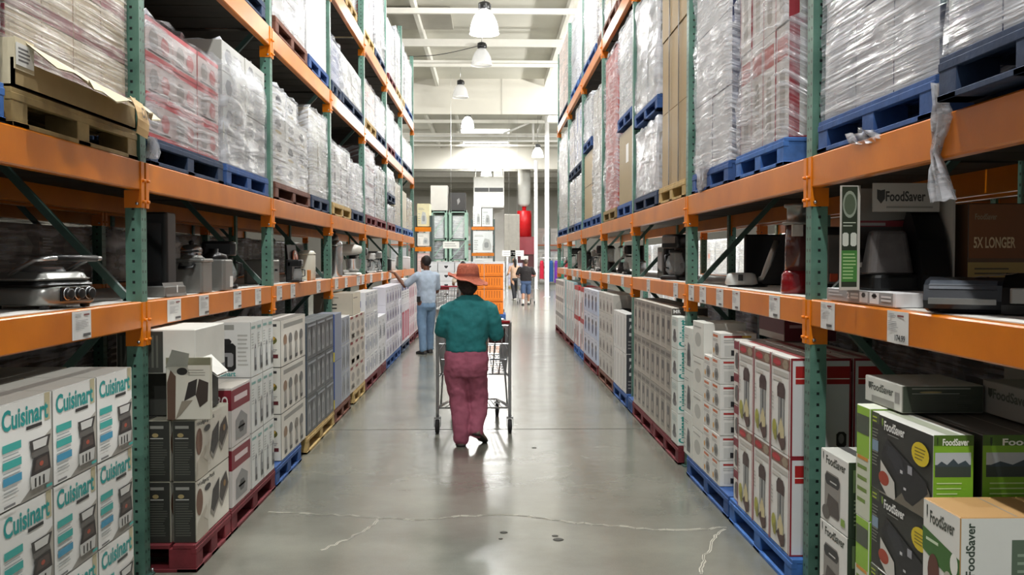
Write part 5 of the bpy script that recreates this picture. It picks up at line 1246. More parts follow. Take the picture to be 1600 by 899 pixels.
    # --- right shelf
    # printed three-fold display with a sealing machine in front
    t = thing('product_display', 'white folding product display with a green printed wing', 'display', (1.50, 3.88, zr + .056))
    wb = mat('#b9b6ac', .6, noise=.03)
    b = MB(); b.box(-.02, .09, 0, .33, .10, .42, wb); b.box(-.022, -.07, 0, -.014, .10, .42, wb); b.box(.33, -.14, 0, .338, .10, .40, wb)
    A = Art(b, (-.02, .09, 0), (1, 0, 0), (0, 0, 1), (0, -1, 0), .35, .42)
    A.poly([(.05, .1), (.95, .1), (.98, .45), (.85, .7), (.15, .66), (.05, .5)], '#55504c'); A.rect(.1, .1, .9, .4, '#3c3836'); A.rect(.15, .62, .8, .68, '#b0454c'); A.rect(.2, .63, .5, .66, '#d8d0cc'); A.poly([(.1, .2), (.8, .3), (.8, .34), (.1, .25)], '#9a928a')
    b.obj('backboard', t)
    b = MB(); b.box(-.095, -.072, .0, -.02, -.066, .42, wb); A = Art(b, (-.095, -.072, 0), (1, 0, 0), (0, 0, 1), (0, -1, 0), .075, .42)
    A.rect(.08, .03, .92, .99, '#26301f'); A.ell(.5, .82, .38, .13, '#8a9484'); A.ell(.5, .82, .3, .1, '#4e5a46'); A.lines(.15, .6, .85, .66, 2, '#aab2a0'); A.rr(.12, .42, .45, .55, '#c8ccc0'); A.rr(.55, .42, .88, .55, '#c8ccc0'); A.rect(.08, .08, .92, .38, '#3f7a34'); A.lines(.15, .1, .85, .36, 8, '#a6c48a')
    b.obj('side_wing', t)
    b = MB(); b.box(.035, -.075, .315, .305, -.068, .43, wb); A = Art(b, (.035, -.075, .315), (1, 0, 0), (0, 0, 1), (0, -1, 0), .27, .115)
    leaf(A, .06, .28, .5, '#3c3b36'); A.text('FoodSaver', .19, .36, .60, .36, '#3c3b36'); A.lines(.2, .12, .9, .2, 1, '#8c8a80', .8, 0); b.obj('header_panel', t)
    t = thing('upright_sealer', 'upright black sealing machine standing inside the folding display', 'vacuum sealer', (1.60, 3.785, zr + .056))
    b = MB(); b.rbox(-.08, -.03, 0, .20, .16, .065, M_BLACK, .03)
    prof = [(-.10, .0), (-.11, .06), (-.06, .2), (.02, .30), (.07, .335), (.12, .27), (.16, .15), (.17, 0)]
    b.rings([[(.16 + x * .0 + xx * .0 + (.0), 0, 0) for x, z in prof] for xx in ()] or [[(.10 + yy, x * .8 + .02, z) for x, z in prof] for yy in (0.0, .012, .05, .10, .112)], M_BLACK); b.obj('body', t)
    b = MB(); b.rbox(-.09, -.01, .065, .10, .10, .24, mat('#5a5654', .35, noise=.2, nscale=20), .03, taper=.02); b.obj('front_cover', t)
    t = thing('display_plinth', 'white display plinth with grey printed strip beneath the folding display', 'display', (1.50, 3.80, zr))
    b = MB(); b.cbox(.0, -.30, 0, .36, .42, .054, mat('#d9dadb', .5, noise=.02), .002)
    A = Art(b, (.0, .42, 0), (0, -1, 0), (0, 0, 1), (-1, 0, 0), .70, .054); A.rect(0, .05, 1, .97, '#9a9a9a'); A.text('2', .34, .3, .04, .5, '#e8e8e8'); A.lines(.4, .3, .52, .8, 2, '#e0e0e0', .7, 0); A.rect(.54, .12, .66, .92, '#e4e4e4'); A.rect(.69, .12, .82, .92, '#e4e4e4'); A.rr(.57, .5, .63, .86, '#3c3a3a'); A.rr(.72, .5, .79, .86, '#3c3a3a'); A.lines(.85, .3, .98, .8, 2, '#d8d8d8', .6, 0); A.lines(.04, .4, .28, .9, 2, '#c8c8c8')
    b.obj('platform', t)
    # big vacuum sealer lying on the shelf
    t = thing('vacuum_sealer', 'black and silver vacuum sealer lying flat on the shelf above the 174.99 tag', 'vacuum sealer', (1.60, 3.15, zr + .004), math.radians(-32))
    sl = mat('#22262c', .3, noise=.1, name='slate_plastic')
    b = MB(); b.cbox(-.14, -.03, 0, .46, .24, .05, sl, .012)
    b.rings([[(x, y, z) for y, z in ((-.06, .012), (-.075, .04), (-.055, .09), (-.01, .105), (.10, .115), (.22, .10), (.24, .04), (.24, .01))] for x in (-.135, -.125, .09, .10)], sl)
    b.rings([[(x, y, z) for y, z in ((-.085, .0), (-.09, .03), (-.05, .085), (.0, .10), (.12, .13), (.24, .115), (.26, .05), (.26, .0))] for x in (.10, .11, .44, .46)], M_BLACK); b.obj('body', t)
    b = MB(); b.rings([[(x, y, z) for y, z in ((-.083, .028), (-.082, .046), (-.068, .049), (-.066, .03))] for x in (-.118, .085)], M_SILV); b.obj('silver_bar', t)
    b = MB(); b.rings([[(x, y, z) for y, z in ((-.064, .078), (-.05, .094), (-.02, .106), (-.03, .085))] for x in (-.118, .085)], mat('#474d55', .3, noise=0)); b.obj('lid_edge', t)
    b = MB(); b.rbox(.125, -.115, .035, .175, -.07, .085, M_SILV, .01); b.tube([(.19, -.09, .08), (.21, -.08, .1)], .008, M_SILV, 8); b.obj('latch', t)
    b = MB(); b.add([(.0, .06, .1135), (.12, .06, .125), (.14, .12, .131), (.02, .12, .119)], [(0, 1, 2, 3)], mat('#8c8a80', .5, noise=.1)); b.obj('instruction_label', t)
    # brown carton with lettering
    c = box_mb(.44, .40, .22, '#8a5426', '#5c3c22', '#3c3026', lambda A: (A.rect(0, .0, 1, .42, '#b59a54'), A.rect(0, .42, 1, .46, '#6b4c2c'), A.text('FoodSaver', .06, .84, .2, .06, '#a58f70'), A.text('5X LONGER', .05, .56, .38, .11, '#ecd2a4'), A.lines(.06, .1, .48, .38, 6, '#5f5230'), A.rect(.54, .06, .98, .42, '#2a2522'), A.poly([(.58, .14), (.9, .14), (.9, .25), (.7, .3), (.58, .24)], '#7a4a34'), A.lines(.58, .3, .9, .38, 2, '#6d5a44'), A.poly([(.8, .86), (1, .9), (1, 1), (.78, 1)], '#3f5a2a')))
    o = c.obj('printed_carton', loc=(2.10, 3.72, zr)); tag(o, 'brown and olive lettered carton standing at the back of the shelf', 'box')
    b = MB(); b.tube([(0, 0, 0), (.02, .03, .10)], .014, M_SILV, 8); b.tube([(.02, .03, .10), (.08, .06, .03)], .02, M_BLACK, 8); b.rbox(.03, .0, 0, .10, .06, .05, mat('#c9581e', .5), .01)
    o = b.obj('hose_attachment', loc=(1.86, 3.55, zr)); tag(o, 'small silver and orange accessory behind the sealer', 'accessory')
    # red beverage tower
    t = thing('juicer_tower', 'tall dark red juicer tower beside the nearer green post', 'juicer', (1.63, 5.02, zr))
    b = MB(); b.lathe([(.085, 0), (.09, .01), (.085, .10), (.07, .12)], M_REDG, 24); b.obj('base', t)
    b = MB(); b.lathe([(.07, .12), (.068, .36)], mat('#4c2c2a', .15, noise=.2, nscale=14), 24); b.obj('column', t)
    b = MB(); b.lathe([(.08, .36), (.085, .375), (.06, .38), (.06, .45), (.075, .455), (.075, .47), (.02, .475)], M_SILV, 24); b.obj('cap', t)
    b = MB(); b.rbox(-.06, -.08, .30, .0, -.066, .36, mat('#c8c4bc', .4, noise=0), .005); b.obj('sticker', t)
    # two dark towers in shade behind the post
    for i, (x, lb) in enumerate(((1.70, 'dark bottle-shaped appliance in shade just behind the nearer post'), (1.84, 'grey glass appliance with orange light beside the display wing'))):
        t = thing('drink_maker', lb, 'appliance', (x - .02, 4.70, zr)); b = MB(); b.rbox(-.055, -.06, 0, .055, .08, .34, M_BLACK, .03); b.obj('body', t)
        b = MB(); b.rbox(-.03, -.066, .06, .03, -.058, .3, mat('#6a6664', .15, noise=.2), .01); b.obj('front_panel', t); b = MB(); b.rbox(-.02, -.07, .07, .02, -.064, .11, mat('#b5482c', .4, noise=0), .005); b.obj('orange_mark', t)
    # upright cleaner and black panel
    t = thing('waffle_maker', 'white and grey waffle maker with black arched handle', 'appliance', (1.72, 6.25, zr), -.2)
    wm = mat('#c4c8c4', .3, noise=.03)
    b = MB(); b.rbox(-.17, -.08, .01, .04, .10, .09, wm, .05, taper=.01); b.obj('body', t)
    b = MB(); b.rbox(-.15, -.07, 0, .10, .09, .018, M_BLACK, .04); b.rbox(-.09, -.092, .04, -.06, -.08, .08, M_BLACK, .004); b.obj('foot', t)
    b = MB(); b.tube([(.02, 0, .03), (.08, 0, .05), (.11, 0, .12), (.14, 0, .22), (.16, 0, .30)], [.02, .03, .035, .03, .02], M_SILV, 10); b.rings([[(x, y, z) for x, z in ((.06, .02), (.16, .02), (.24, .28), (.26, .36), (.19, .34), (.12, .14))] for y in (-.05, .06)], M_BLACK); b.obj('handle', t)
    b = MB(); b.cbox(-.20, -.015, 0, .20, .015, .35, M_BLACK, .01); o = b.obj('griddle_panel', loc=(1.95, 6.55, zr)); tag(o, 'dark rectangular griddle panel standing behind the waffle maker', 'appliance')
    # farther display pieces, seen as dark outlines
    coffee_maker(1.66, 8.35, zr, 'black coffee maker with a glass jug before the second post', 1.1, rz=-PI / 2 + .6)
    b = MB(); b.rbox(-.18, -.12, 0, .18, .12, .30, M_BLACK, .02); b.box(-.13, -.122, .06, .10, -.12, .25, M_DKGL); o = b.obj('toaster_oven', loc=(1.80, 9.4, zr), rz=-PI / 2); tag(o, 'black toaster oven just past the second post', 'oven')
    canister(1.66, 10.6, zr, .075, .17, M_STEEL, 'bright steel kettle past the toaster oven', 'kettle', 'kettle', knob=True)
    coffee_maker(1.68, 11.2, zr, 'black brewer next to the bright steel kettle', .95, rz=-PI / 2)
    t = thing('blender', 'black blender with a clear jar between far posts', 'blender', (1.68, 12.0, zr)); b = MB(); b.lathe([(.08, 0), (.085, .03), (.06, .14)], M_BLACK, 18); b.obj('base', t); b = MB(); b.lathe([(.05, .14), (.075, .32)], M_GLAS, 18); b.obj('jar', t); b = MB(); b.lathe([(.078, .32), (.05, .35)], M_BLACK, 18); b.obj('lid', t)
    c2 = copy_tree(t); c2.location = (1.68, 13.3, zr); c2['label'] = 'second black blender farther along the shelf'
    coffee_maker(1.68, 14.0, zr, 'dark coffee machine far along the juicer-side shelf', 1.05, rz=-PI / 2)
    coffee_maker(1.68, 14.8, zr, 'chrome-fronted machine far along the juicer-side shelf', .9, body=M_SILV, rz=-PI / 2)
    canister(1.68, 16.2, zr, .1, .3, M_BLACK, 'black urn near the far end of the shelf', 'urn', 'urn', knob=True)
    canister(1.68, 17.2, zr, .1, .34, M_SILV, 'grey urn near the far end of the shelf', 'urn', 'urn', knob=True)
    coffee_maker(1.68, 18.8, zr, 'last black machine at the far end of the shelf', 1.1, rz=-PI / 2)

# ------------------------------------------------------------------ shopping cart
def cart(label, loc, rz=0, grip='#8b1f24', name='shopping_cart'):
    """cart pushed towards +y; handle at the near end"""
    t = thing(name, label, 'shopping cart', loc, rz, None)
    r = .0052
    # basket: wider at the top and near end, narrower at the front
    def P(u, v, k):      # u -1..1 across, v 0..1 front-back, k 0..1 up
        hw = (.25 + .045 * k) * (1 - .16 * v); y = .08 + v * (.74 + .08 * k); z = .52 + .10 * v * (1 - k) + (.44) * k - .0 * v * k
        return (u * hw, y, z)
    b = MB()
    for s in (-1, 1):
        for i in range(19): v = i / 18; b.tube([P(s, v, 0), P(s, v, 1)], r, M_CHROME, 4)
        for k in (.0, .25, .5, .75, 1): b.tube([P(s, 0, k), P(s, 1, k)], r * (1.6 if k in (0, 1) else 1), M_CHROME, 4)
    for i in range(11):
        u = -1 + 2 * i / 10; b.tube([P(u, 1, 0), P(u, 1, 1)], r, M_CHROME, 4); b.tube([P(u, 0, 0), P(u, 1, 0)], r, M_CHROME, 4)
    for k in (0, .25, .5, .75, 1): b.tube([P(-1, 1, k), P(1, 1, k)], r * (1.6 if k in (0, 1) else 1), M_CHROME, 4)
    for i in range(10): v = i / 9; b.tube([P(-1, v, 0), P(1, v, 0)], r, M_CHROME, 4)
    b.tube([P(-1, 0, 1), P(-1, 1, 1), P(1, 1, 1), P(1, 0, 1)], .007, M_CHROME, 6)
    b.obj('basket', t)
    b = MB()
    for i in range(11):
        u = -1 + 2 * i / 10; b.tube([P(u, .01, .02), P(u, .01, .98)], r, M_CHROME, 4)
    for k in (0, .3, .62, 1): b.tube([P(-1, .01, k), P(1, .01, k)], r * 1.4, M_CHROME, 4)
    b.obj('rear_gate', t)
    b = MB()
    for s in (-1, 1):
        b.tube([(s * .285, -.05, 1.0), (s * .285, .03, .93), (s * .285, .08, .55), (s * .285, .05, .2), (s * .285, .05, .14)], .0125, M_CHROME, 8)
        b.tube([(s * .285, .06, .22), (s * .25, .45, .20), (s * .19, .88, .16), (s * .19, .88, .12)], .011, M_CHROME, 8)
        b.tube([(s * .285, .07, .5), (s * .24, .3, .52), (s * .2, .82, .62)], .009, M_CHROME, 8)
        b.tube([(s * .27, .3, .21), (s * .25, .2, .5)], .008, M_CHROME, 6)
    b.obj('frame', t)
    b = MB()
    b.tube([(-.285, .06, .22), (.285, .06, .22)], .008, M_CHROME, 6); b.tube([(-.19, .86, .17), (.19, .86, .17)], .008, M_CHROME, 6)
    for i in range(13): u = -1 + 2 * i / 12; b.tube([(u * .275, .06, .22), (u * .185, .86, .17)], r, M_CHROME, 4)
    b.obj('lower_rack', t)
    b = MB(); b.tube([(-.285, -.05, 1.0), (.285, -.05, 1.0)], .016, mat(grip, .4, noise=0), 10); b.obj('handle', t)
    b = MB(); b.rbox(-.10, -.035, .93, .1, -.02, .985, mat('#7a1f22', .4, noise=.05), .008); b.obj('seat_flap', t)
    for x, y in ((-.285, .05), (.285, .05), (-.19, .88), (.19, .88)):
        w_ = MB(); w_.T = Matrix.Translation((x, y - .02, .062)) @ Matrix.Rotation(PI / 2, 4, 'Y')
        w_.lathe([(.03, -.016), (.058, -.015), (.062, -.008), (.062, .008), (.058, .015), (.03, .016)], M_RUBBER, 20); w_.lathe([(.028, -.018), (.028, .018)], mat('#8a8a88', .5, noise=0), 12)
        o = w_.obj('wheel', t)
        f = MB()
        for s in (-1, 1): f.box(x + s * .024 - .002, y - .035, .055, x + s * .024 + .002, y + .012, .135, M_CHROME)
        f.box(x - .026, y - .03, .128, x + .026, y + .02, .142, M_CHROME); f.obj('fork', o)
    return t
# ------------------------------------------------------------------ people
def ring_path(pts, n=14):
    """pts: (x,y,z,ra,rb[,yaw]) rings square to the path, ra across x, rb along y-ish"""
    return pts
def limb(b, pts, m, n=14, flat=1.0):
    P = [Vector(p[:3]) for p in pts]; rings = []
    d0 = (P[1] - P[0]).normalized(); ref = Vector((1, 0, 0)) if abs(d0.x) < .8 else Vector((0, 1, 0))
    for i, p in enumerate(P):
        a = P[max(i - 1, 0)]; c = P[min(i + 1, len(P) - 1)]; d = (c - a).normalized()
        x = (ref - d * ref.dot(d)).normalized(); y = d.cross(x).normalized(); r = pts[i][3]; r2 = pts[i][4] if len(pts[i]) > 4 else r * flat
        rings.append([tuple(p + x * math.cos(2 * PI * j / n) * r + y * math.sin(2 * PI * j / n) * r2) for j in range(n)])
    # rounded ends
    def cap(i, sgn):
        d = (P[1] - P[0]).normalized() * -1 if i == 0 else (P[-1] - P[-2]).normalized()
        r = pts[i][3]; c = P[i]; return [[tuple(c + (Vector(q) - c) * f + d * r * e) for q in rings[i]] for f, e in ((.85, .35), (.5, .6), (.1, .7))]
    rings = cap(0, -1)[::-1] + rings + cap(len(P) - 1, 1)
    b.rings(rings, m)
def torso(b, rows, m, n=24, e=2.4):
    """rows: (cx,cy,z,rx,ry) rounded-rectangle slices"""
    rings = []
    for cx, cy, z, rx, ry in rows:
        ring = []
        for j in range(n):
            t = 2 * PI * j / n; c, s_ = math.cos(t), math.sin(t)
            ring.append((cx + rx * math.copysign(abs(c) ** (2 / e), c), cy + ry * math.copysign(abs(s_) ** (2 / e), s_), z))
        rings.append(ring)
    b.rings(rings, m)
def soft(o, voxel, smooth=4, fold=0., fscale=.12):
    m = o.modifiers.new('fuse', 'REMESH'); m.mode = 'VOXEL'; m.voxel_size = voxel; m.use_smooth_shade = True
    if smooth: s = o.modifiers.new('relax', 'SMOOTH'); s.iterations = smooth; s.factor = .5
    if fold:
        tx = bpy.data.textures.new('folds', 'CLOUDS'); tx.noise_scale = fscale; tx.noise_depth = 2
        d = o.modifiers.new('folds', 'DISPLACE'); d.texture = tx; d.strength = fold; d.mid_level = .5; d.texture_coords = 'LOCAL'
    return o
def hand(b, wrist, dirv, up, side, m, curl=.6, k=1.):
    """palm, four unequal bent fingers and a thumb from the side of the palm"""
    W_ = Vector(wrist); d = Vector(dirv).normalized(); u = Vector(up); u = (u - d * u.dot(d)).normalized(); s = d.cross(u).normalized() * side
    pl = .095 * k
    limb(b, [(*(W_), .026 * k, .02 * k), (*(W_ + d * pl * .5), .038 * k, .017 * k), (*(W_ + d * pl), .040 * k, .015 * k)], m, 10)
    for i, (off, ln) in enumerate(((-.030, .068), (-.010, .078), (.010, .073), (.029, .056))):
        p = W_ + d * pl + s * off * k; pts = [(*(p - d * .015 * k), .010 * k)]; a = 0; q = p
        for j, f in enumerate((.42, .33, .25)):
            a += curl * (.5 + j * .35); q = q + (d * math.cos(a) - u * math.sin(a)) * ln * f * k; pts.append((*q, (.0095 - j * .0008) * k))
        limb(b, pts, m, 8)
    p = W_ + d * pl * .25 - s * .03 * k; q1 = p - s * .025 * k + d * .03 * k - u * .01 * k; q2 = q1 + d * .03 * k - s * .005 * k - u * .014 * k
    limb(b, [(*p, .015 * k), (*q1, .0115 * k), (*q2, .009 * k)], m, 8)
def head(b, c, k, m, yaw=0., tilt=0.):
    """head with face, nose, ears and neck; looks towards +y before turning by yaw"""
    T = b.T.copy(); b.T = T @ Matrix.Translation(c) @ Matrix.Rotation(yaw, 4, 'Z') @ Matrix.Rotation(-tilt, 4, 'X')
    b.rings([[(rx * k * math.cos(t), (cy + ry * math.sin(t)) * k, z * k) for t in [2 * PI * j / 20 for j in range(20)]] for z, rx, ry, cy in
             ((-.115, .015, .02, .055), (-.105, .035, .04, .045), (-.08, .052, .058, .030), (-.05, .062, .075, .016), (0, .073, .090, .0), (.04, .077, .096, -.006), (.08, .07, .086, -.008), (.105, .048, .06, -.008), (.118, .012, .015, -.008))], m)
    b.rings([[(x * k, y * k, z * k) for x, y in ((-w_, .07), (w_, .07), (w_ * .5, yy), (-w_ * .5, yy))] for z, w_, yy in ((-.035, .014, .098), (-.028, .017, .112), (-.01, .011, .104), (.02, .007, .092))], m)     # nose
    for s in (-1, 1):
        b.ball((s * .074 * k, -.004 * k, -.01 * k), .009 * k, .018 * k, .030 * k, m, 8, 6)
        b.ball((s * .028 * k, .082 * k, .018 * k), .02 * k, .01 * k, .008 * k, m, 8, 5)    # brow
    b.ball((0, .088 * k, -.058 * k), .024 * k, .012 * k, .008 * k, m, 8, 5); b.ball((0, .086 * k, -.07 * k), .02 * k, .011 * k, .007 * k, m, 8, 5)
    b.T = T
def eyes(parent, c, k, yaw, tilt=0.):
    b = MB(); b.T = Matrix.Translation(c) @ Matrix.Rotation(yaw, 4, 'Z') @ Matrix.Rotation(-tilt, 4, 'X')
    wm = mat('#e6e2dc', .3, noise=0); dm = mat('#1d120d', .3, noise=0); lm = mat('#7d4038', .5, noise=0)
    for s in (-1, 1):
        b.ball((s * .028 * k, .083 * k, .004 * k), .012 * k, .008 * k, .007 * k, wm, 10, 6); b.ball((s * .028 * k, .090 * k, .004 * k), .006 * k, .003 * k, .006 * k, dm, 8, 5)
    b.ball((0, .098 * k, -.064 * k), .02 * k, .003 * k, .004 * k, lm, 8, 4)
    return b.obj('face_features', parent)
def shoe(parent, loc, rz, pitch, m, sole, k=1., name='shoe'):
    b = MB(); b.T = Matrix.Rotation(rz, 4, 'Z') @ Matrix.Rotation(pitch, 4, 'X')
    def sl(y, w_, h, z0=.0): return [(w_ * math.cos(t), y, z0 + (h if math.sin(t) > 0 else .012) * abs(math.sin(t)) ** .8 * (1 if math.sin(t) > 0 else -1) + .012) for t in [2 * PI * j / 14 for j in range(14)]]
    b.sm = True
    b.rings([sl(y * k, w_ * k, h * k) for y, w_, h in ((-.085, .012, .03), (-.075, .032, .065), (-.04, .038, .075), (.01, .038, .07), (.06, .043, .05), (.11, .045, .038), (.15, .036, .028), (.17, .012, .015))], m)
    b.rings([[(w_ * k * math.cos(t), yy * k + (.0), z) for t in [0]] for yy, w_, z in ()] or [sl(-.09, .01, .005), sl(-.08, .036, .006), sl(.01, .041, .006), sl(.11, .048, .006), sl(.175, .012, .005)], sole)
    b.sm = False
    return b.obj(name, parent, loc)

def fabric(c, name): return mat(c, .85, noise=.10, nscale=14, bump=.25, name=name)

def woman():
    Z = 7.97; S = 187.2
    def Q(px, py, dy=0.): return ((px - 766) / S + .166, dy, (697 - py) / S)   # relative to root at x=-.166
    t = thing('person', 'person in straw-brown brimmed hat, teal top and rose trousers pushing a cart', 'person', (-.166, Z, 0))
    skin = mat('#8a5a40', .5, noise=.05, name='brown_skin'); k = 1.
    b = MB()
    hc = (*Q(729, 441)[:2], 1.355)
    hc = (Q(730, 0)[0], .04, 1.36)
    head(b, hc, .98, skin, yaw=.15, tilt=-.1)
    limb(b, [(hc[0], .02, 1.16, .062), (hc[0], .025, 1.24, .055), (hc[0], .03, 1.32, .055)], skin)
    torso(b, [(-.02, .02, .80, .16, .11), (-.02, .02, .95, .16, .11), (-.01, .02, 1.1, .17, .1), (-.01, .02, 1.2, .10, .06)], skin)
    sh = {}
    for s, ex, ez, hx in ((-1, -.25, .93, -.24), (1, .235, .90, .22)):
        shx = -.01 + s * .20
        limb(b, [(shx * .8, .02, 1.12, .04), ((shx + ex) / 2, .02, 1.03, .042), (ex, .04, ez + .02, .042), (ex * .97 - .005, .12, ez, .040), (hx, .33, .97, .027)], skin)
        hand(b, (hx, .33, .975), (-.1 * s, 1, .35), (0, -.3, 1), s, skin, .9, .85)
    for fx, fz, fy, hx in ((Q(720, 0)[0], .09, -.02, -.09), (Q(747, 0)[0], .13, -.02, .06)):
        limb(b, [(hx, .02, .80, .07), ((hx + fx) / 2, .03, .45, .035), (fx, fy, fz, .03), (fx, fy + .04, fz - .04, .028)], skin)
    o = soft(b.obj('body', t), .0065, 3)
    eyes(t, hc, .98, .15, -.1)
    # hair, short and dark, showing under the hat
    b = MB(); hm = mat('#2b1b15', .7, noise=.35, nscale=40, bump=.6, name='dark_curly_hair')
    b.ball((hc[0], hc[1] - .03, hc[2] + .01), .085, .085, .105, hm, 18, 12)
    b.ball((hc[0] + .01, hc[1] - .05, hc[2] - .04), .074, .055, .065, hm, 16, 10); soft(b.obj('hair', t), .008, 2, .02, .02)
    # hat with sagging curled brim
    b = MB(); ht = mat('#b06048', .85, noise=.15, nscale=60, bump=.5, name='woven_hat_straw')
    cx, cy, cz = hc[0] + .005, hc[1] - .01, hc[2] + .045; rings = []
    def hatring(r, z, f=0.):
        out = []
        for j in range(36):
            a = 2 * PI * j / 36; ca, sa = math.cos(a), math.sin(a)
            lift = f * (.055 * ca * ca * (1 if ca < 0 else -.95) + (-.03) * (sa < 0) * sa * sa + .014 * math.sin(3 * a + 1) + .006 * math.sin(7 * a))
            out.append((cx + r * ca * 1.02, cy + r * sa * 1.12, cz + z + lift))
        return out
    for r, z, f in ((.165, -.008, 1.0), (.155, -.012, .85), (.125, -.006, .5), (.100, .0, .15), (.094, .012, 0), (.092, .05, 0), (.086, .088, 0), (.074, .112, 0), (.055, .118, 0), (.03, .104, 0), (.005, .098, 0)): rings.append(hatring(r, z, f))
    b.sm = True; b.rings(rings, ht, False, True); b.rings([[(x, y, z - .005) for x, y, z in r] for r in rings[:6]], ht, False, False); b.sm = False
    hat = b.obj('hat', t)
    b = MB(); b.sm = True; b.rings([hatring(.0955, .012), hatring(.094, .034), ], mat('#8e4a3c', .8, noise=.1), False, False); b.sm = False; b.obj('hat_band', hat)
    # teal top
    teal = fabric('#1c6e70', 'teal_jersey'); b = MB()
    torso(b, [(-.035, .02, .785, .165, .128), (-.035, .02, .80, .172, .135), (-.035, .02, .88, .172, .14), (-.03, .02, .95, .185, .14), (-.02, .02, 1.05, .195, .135), (-.015, .02, 1.14, .192, .12), (-.015, .02, 1.195, .15, .10), (-.012, .022, 1.245, .085, .075), (-.012, .024, 1.262, .064, .062)], teal)
    for s, ex, ez in ((-1, -.238, .945), (1, .222, .915)):
        shx = -.015 + s * .175
        limb(b, [(shx * .75, .02, 1.155, .065), (shx, .02, 1.13, .075), ((shx + ex) / 2 - .0, .02, 1.04, .070), (ex * .97, .035, ez + .02, .064), (ex, .045, ez - .0, .062)], teal)
    soft(b.obj('top', t), .009, 5, .028, .10)
    # rose trousers
    rose = fabric('#955063', 'rose_cotton'); b = MB()
    torso(b, [(-.035, .02, .83, .15, .115), (-.035, .02, .80, .165, .128), (-.035, .015, .72, .185, .145), (-.035, .01, .64, .185, .14), (-.03, .01, .58, .165, .115)], rose)
    L0, L1 = Q(704, 0)[0], Q(720, 0)[0]
    limb(b, [(-.12, .01, .66, .10), (-.115, .02, .55, .098), (-.10, .03, .38, .085), (-.075, .0, .22, .078), (L1, -.02, .07, .070), (L1, -.02, .045, .068)], rose)
    limb(b, [(.045, .01, .66, .10), (.05, .03, .55, .095), (.06, .06, .38, .082), (.055, .03, .24, .074), (.045, -.03, .13, .064), (.042, -.035, .11, .062)], rose)
    soft(b.obj('trousers', t), .009, 4, .035, .11)
    sm = mat('#6a5c50', .6, noise=.1, name='taupe_shoe_leather'); so = mat('#241f1c', .7, noise=0)
    shoe(t, (L1 + .0, .0, .0), .05, 0, sm, so, .9); shoe(t, (Q(748, 0)[0], -.03, .065), -.35, -.45, sm, so, .9)

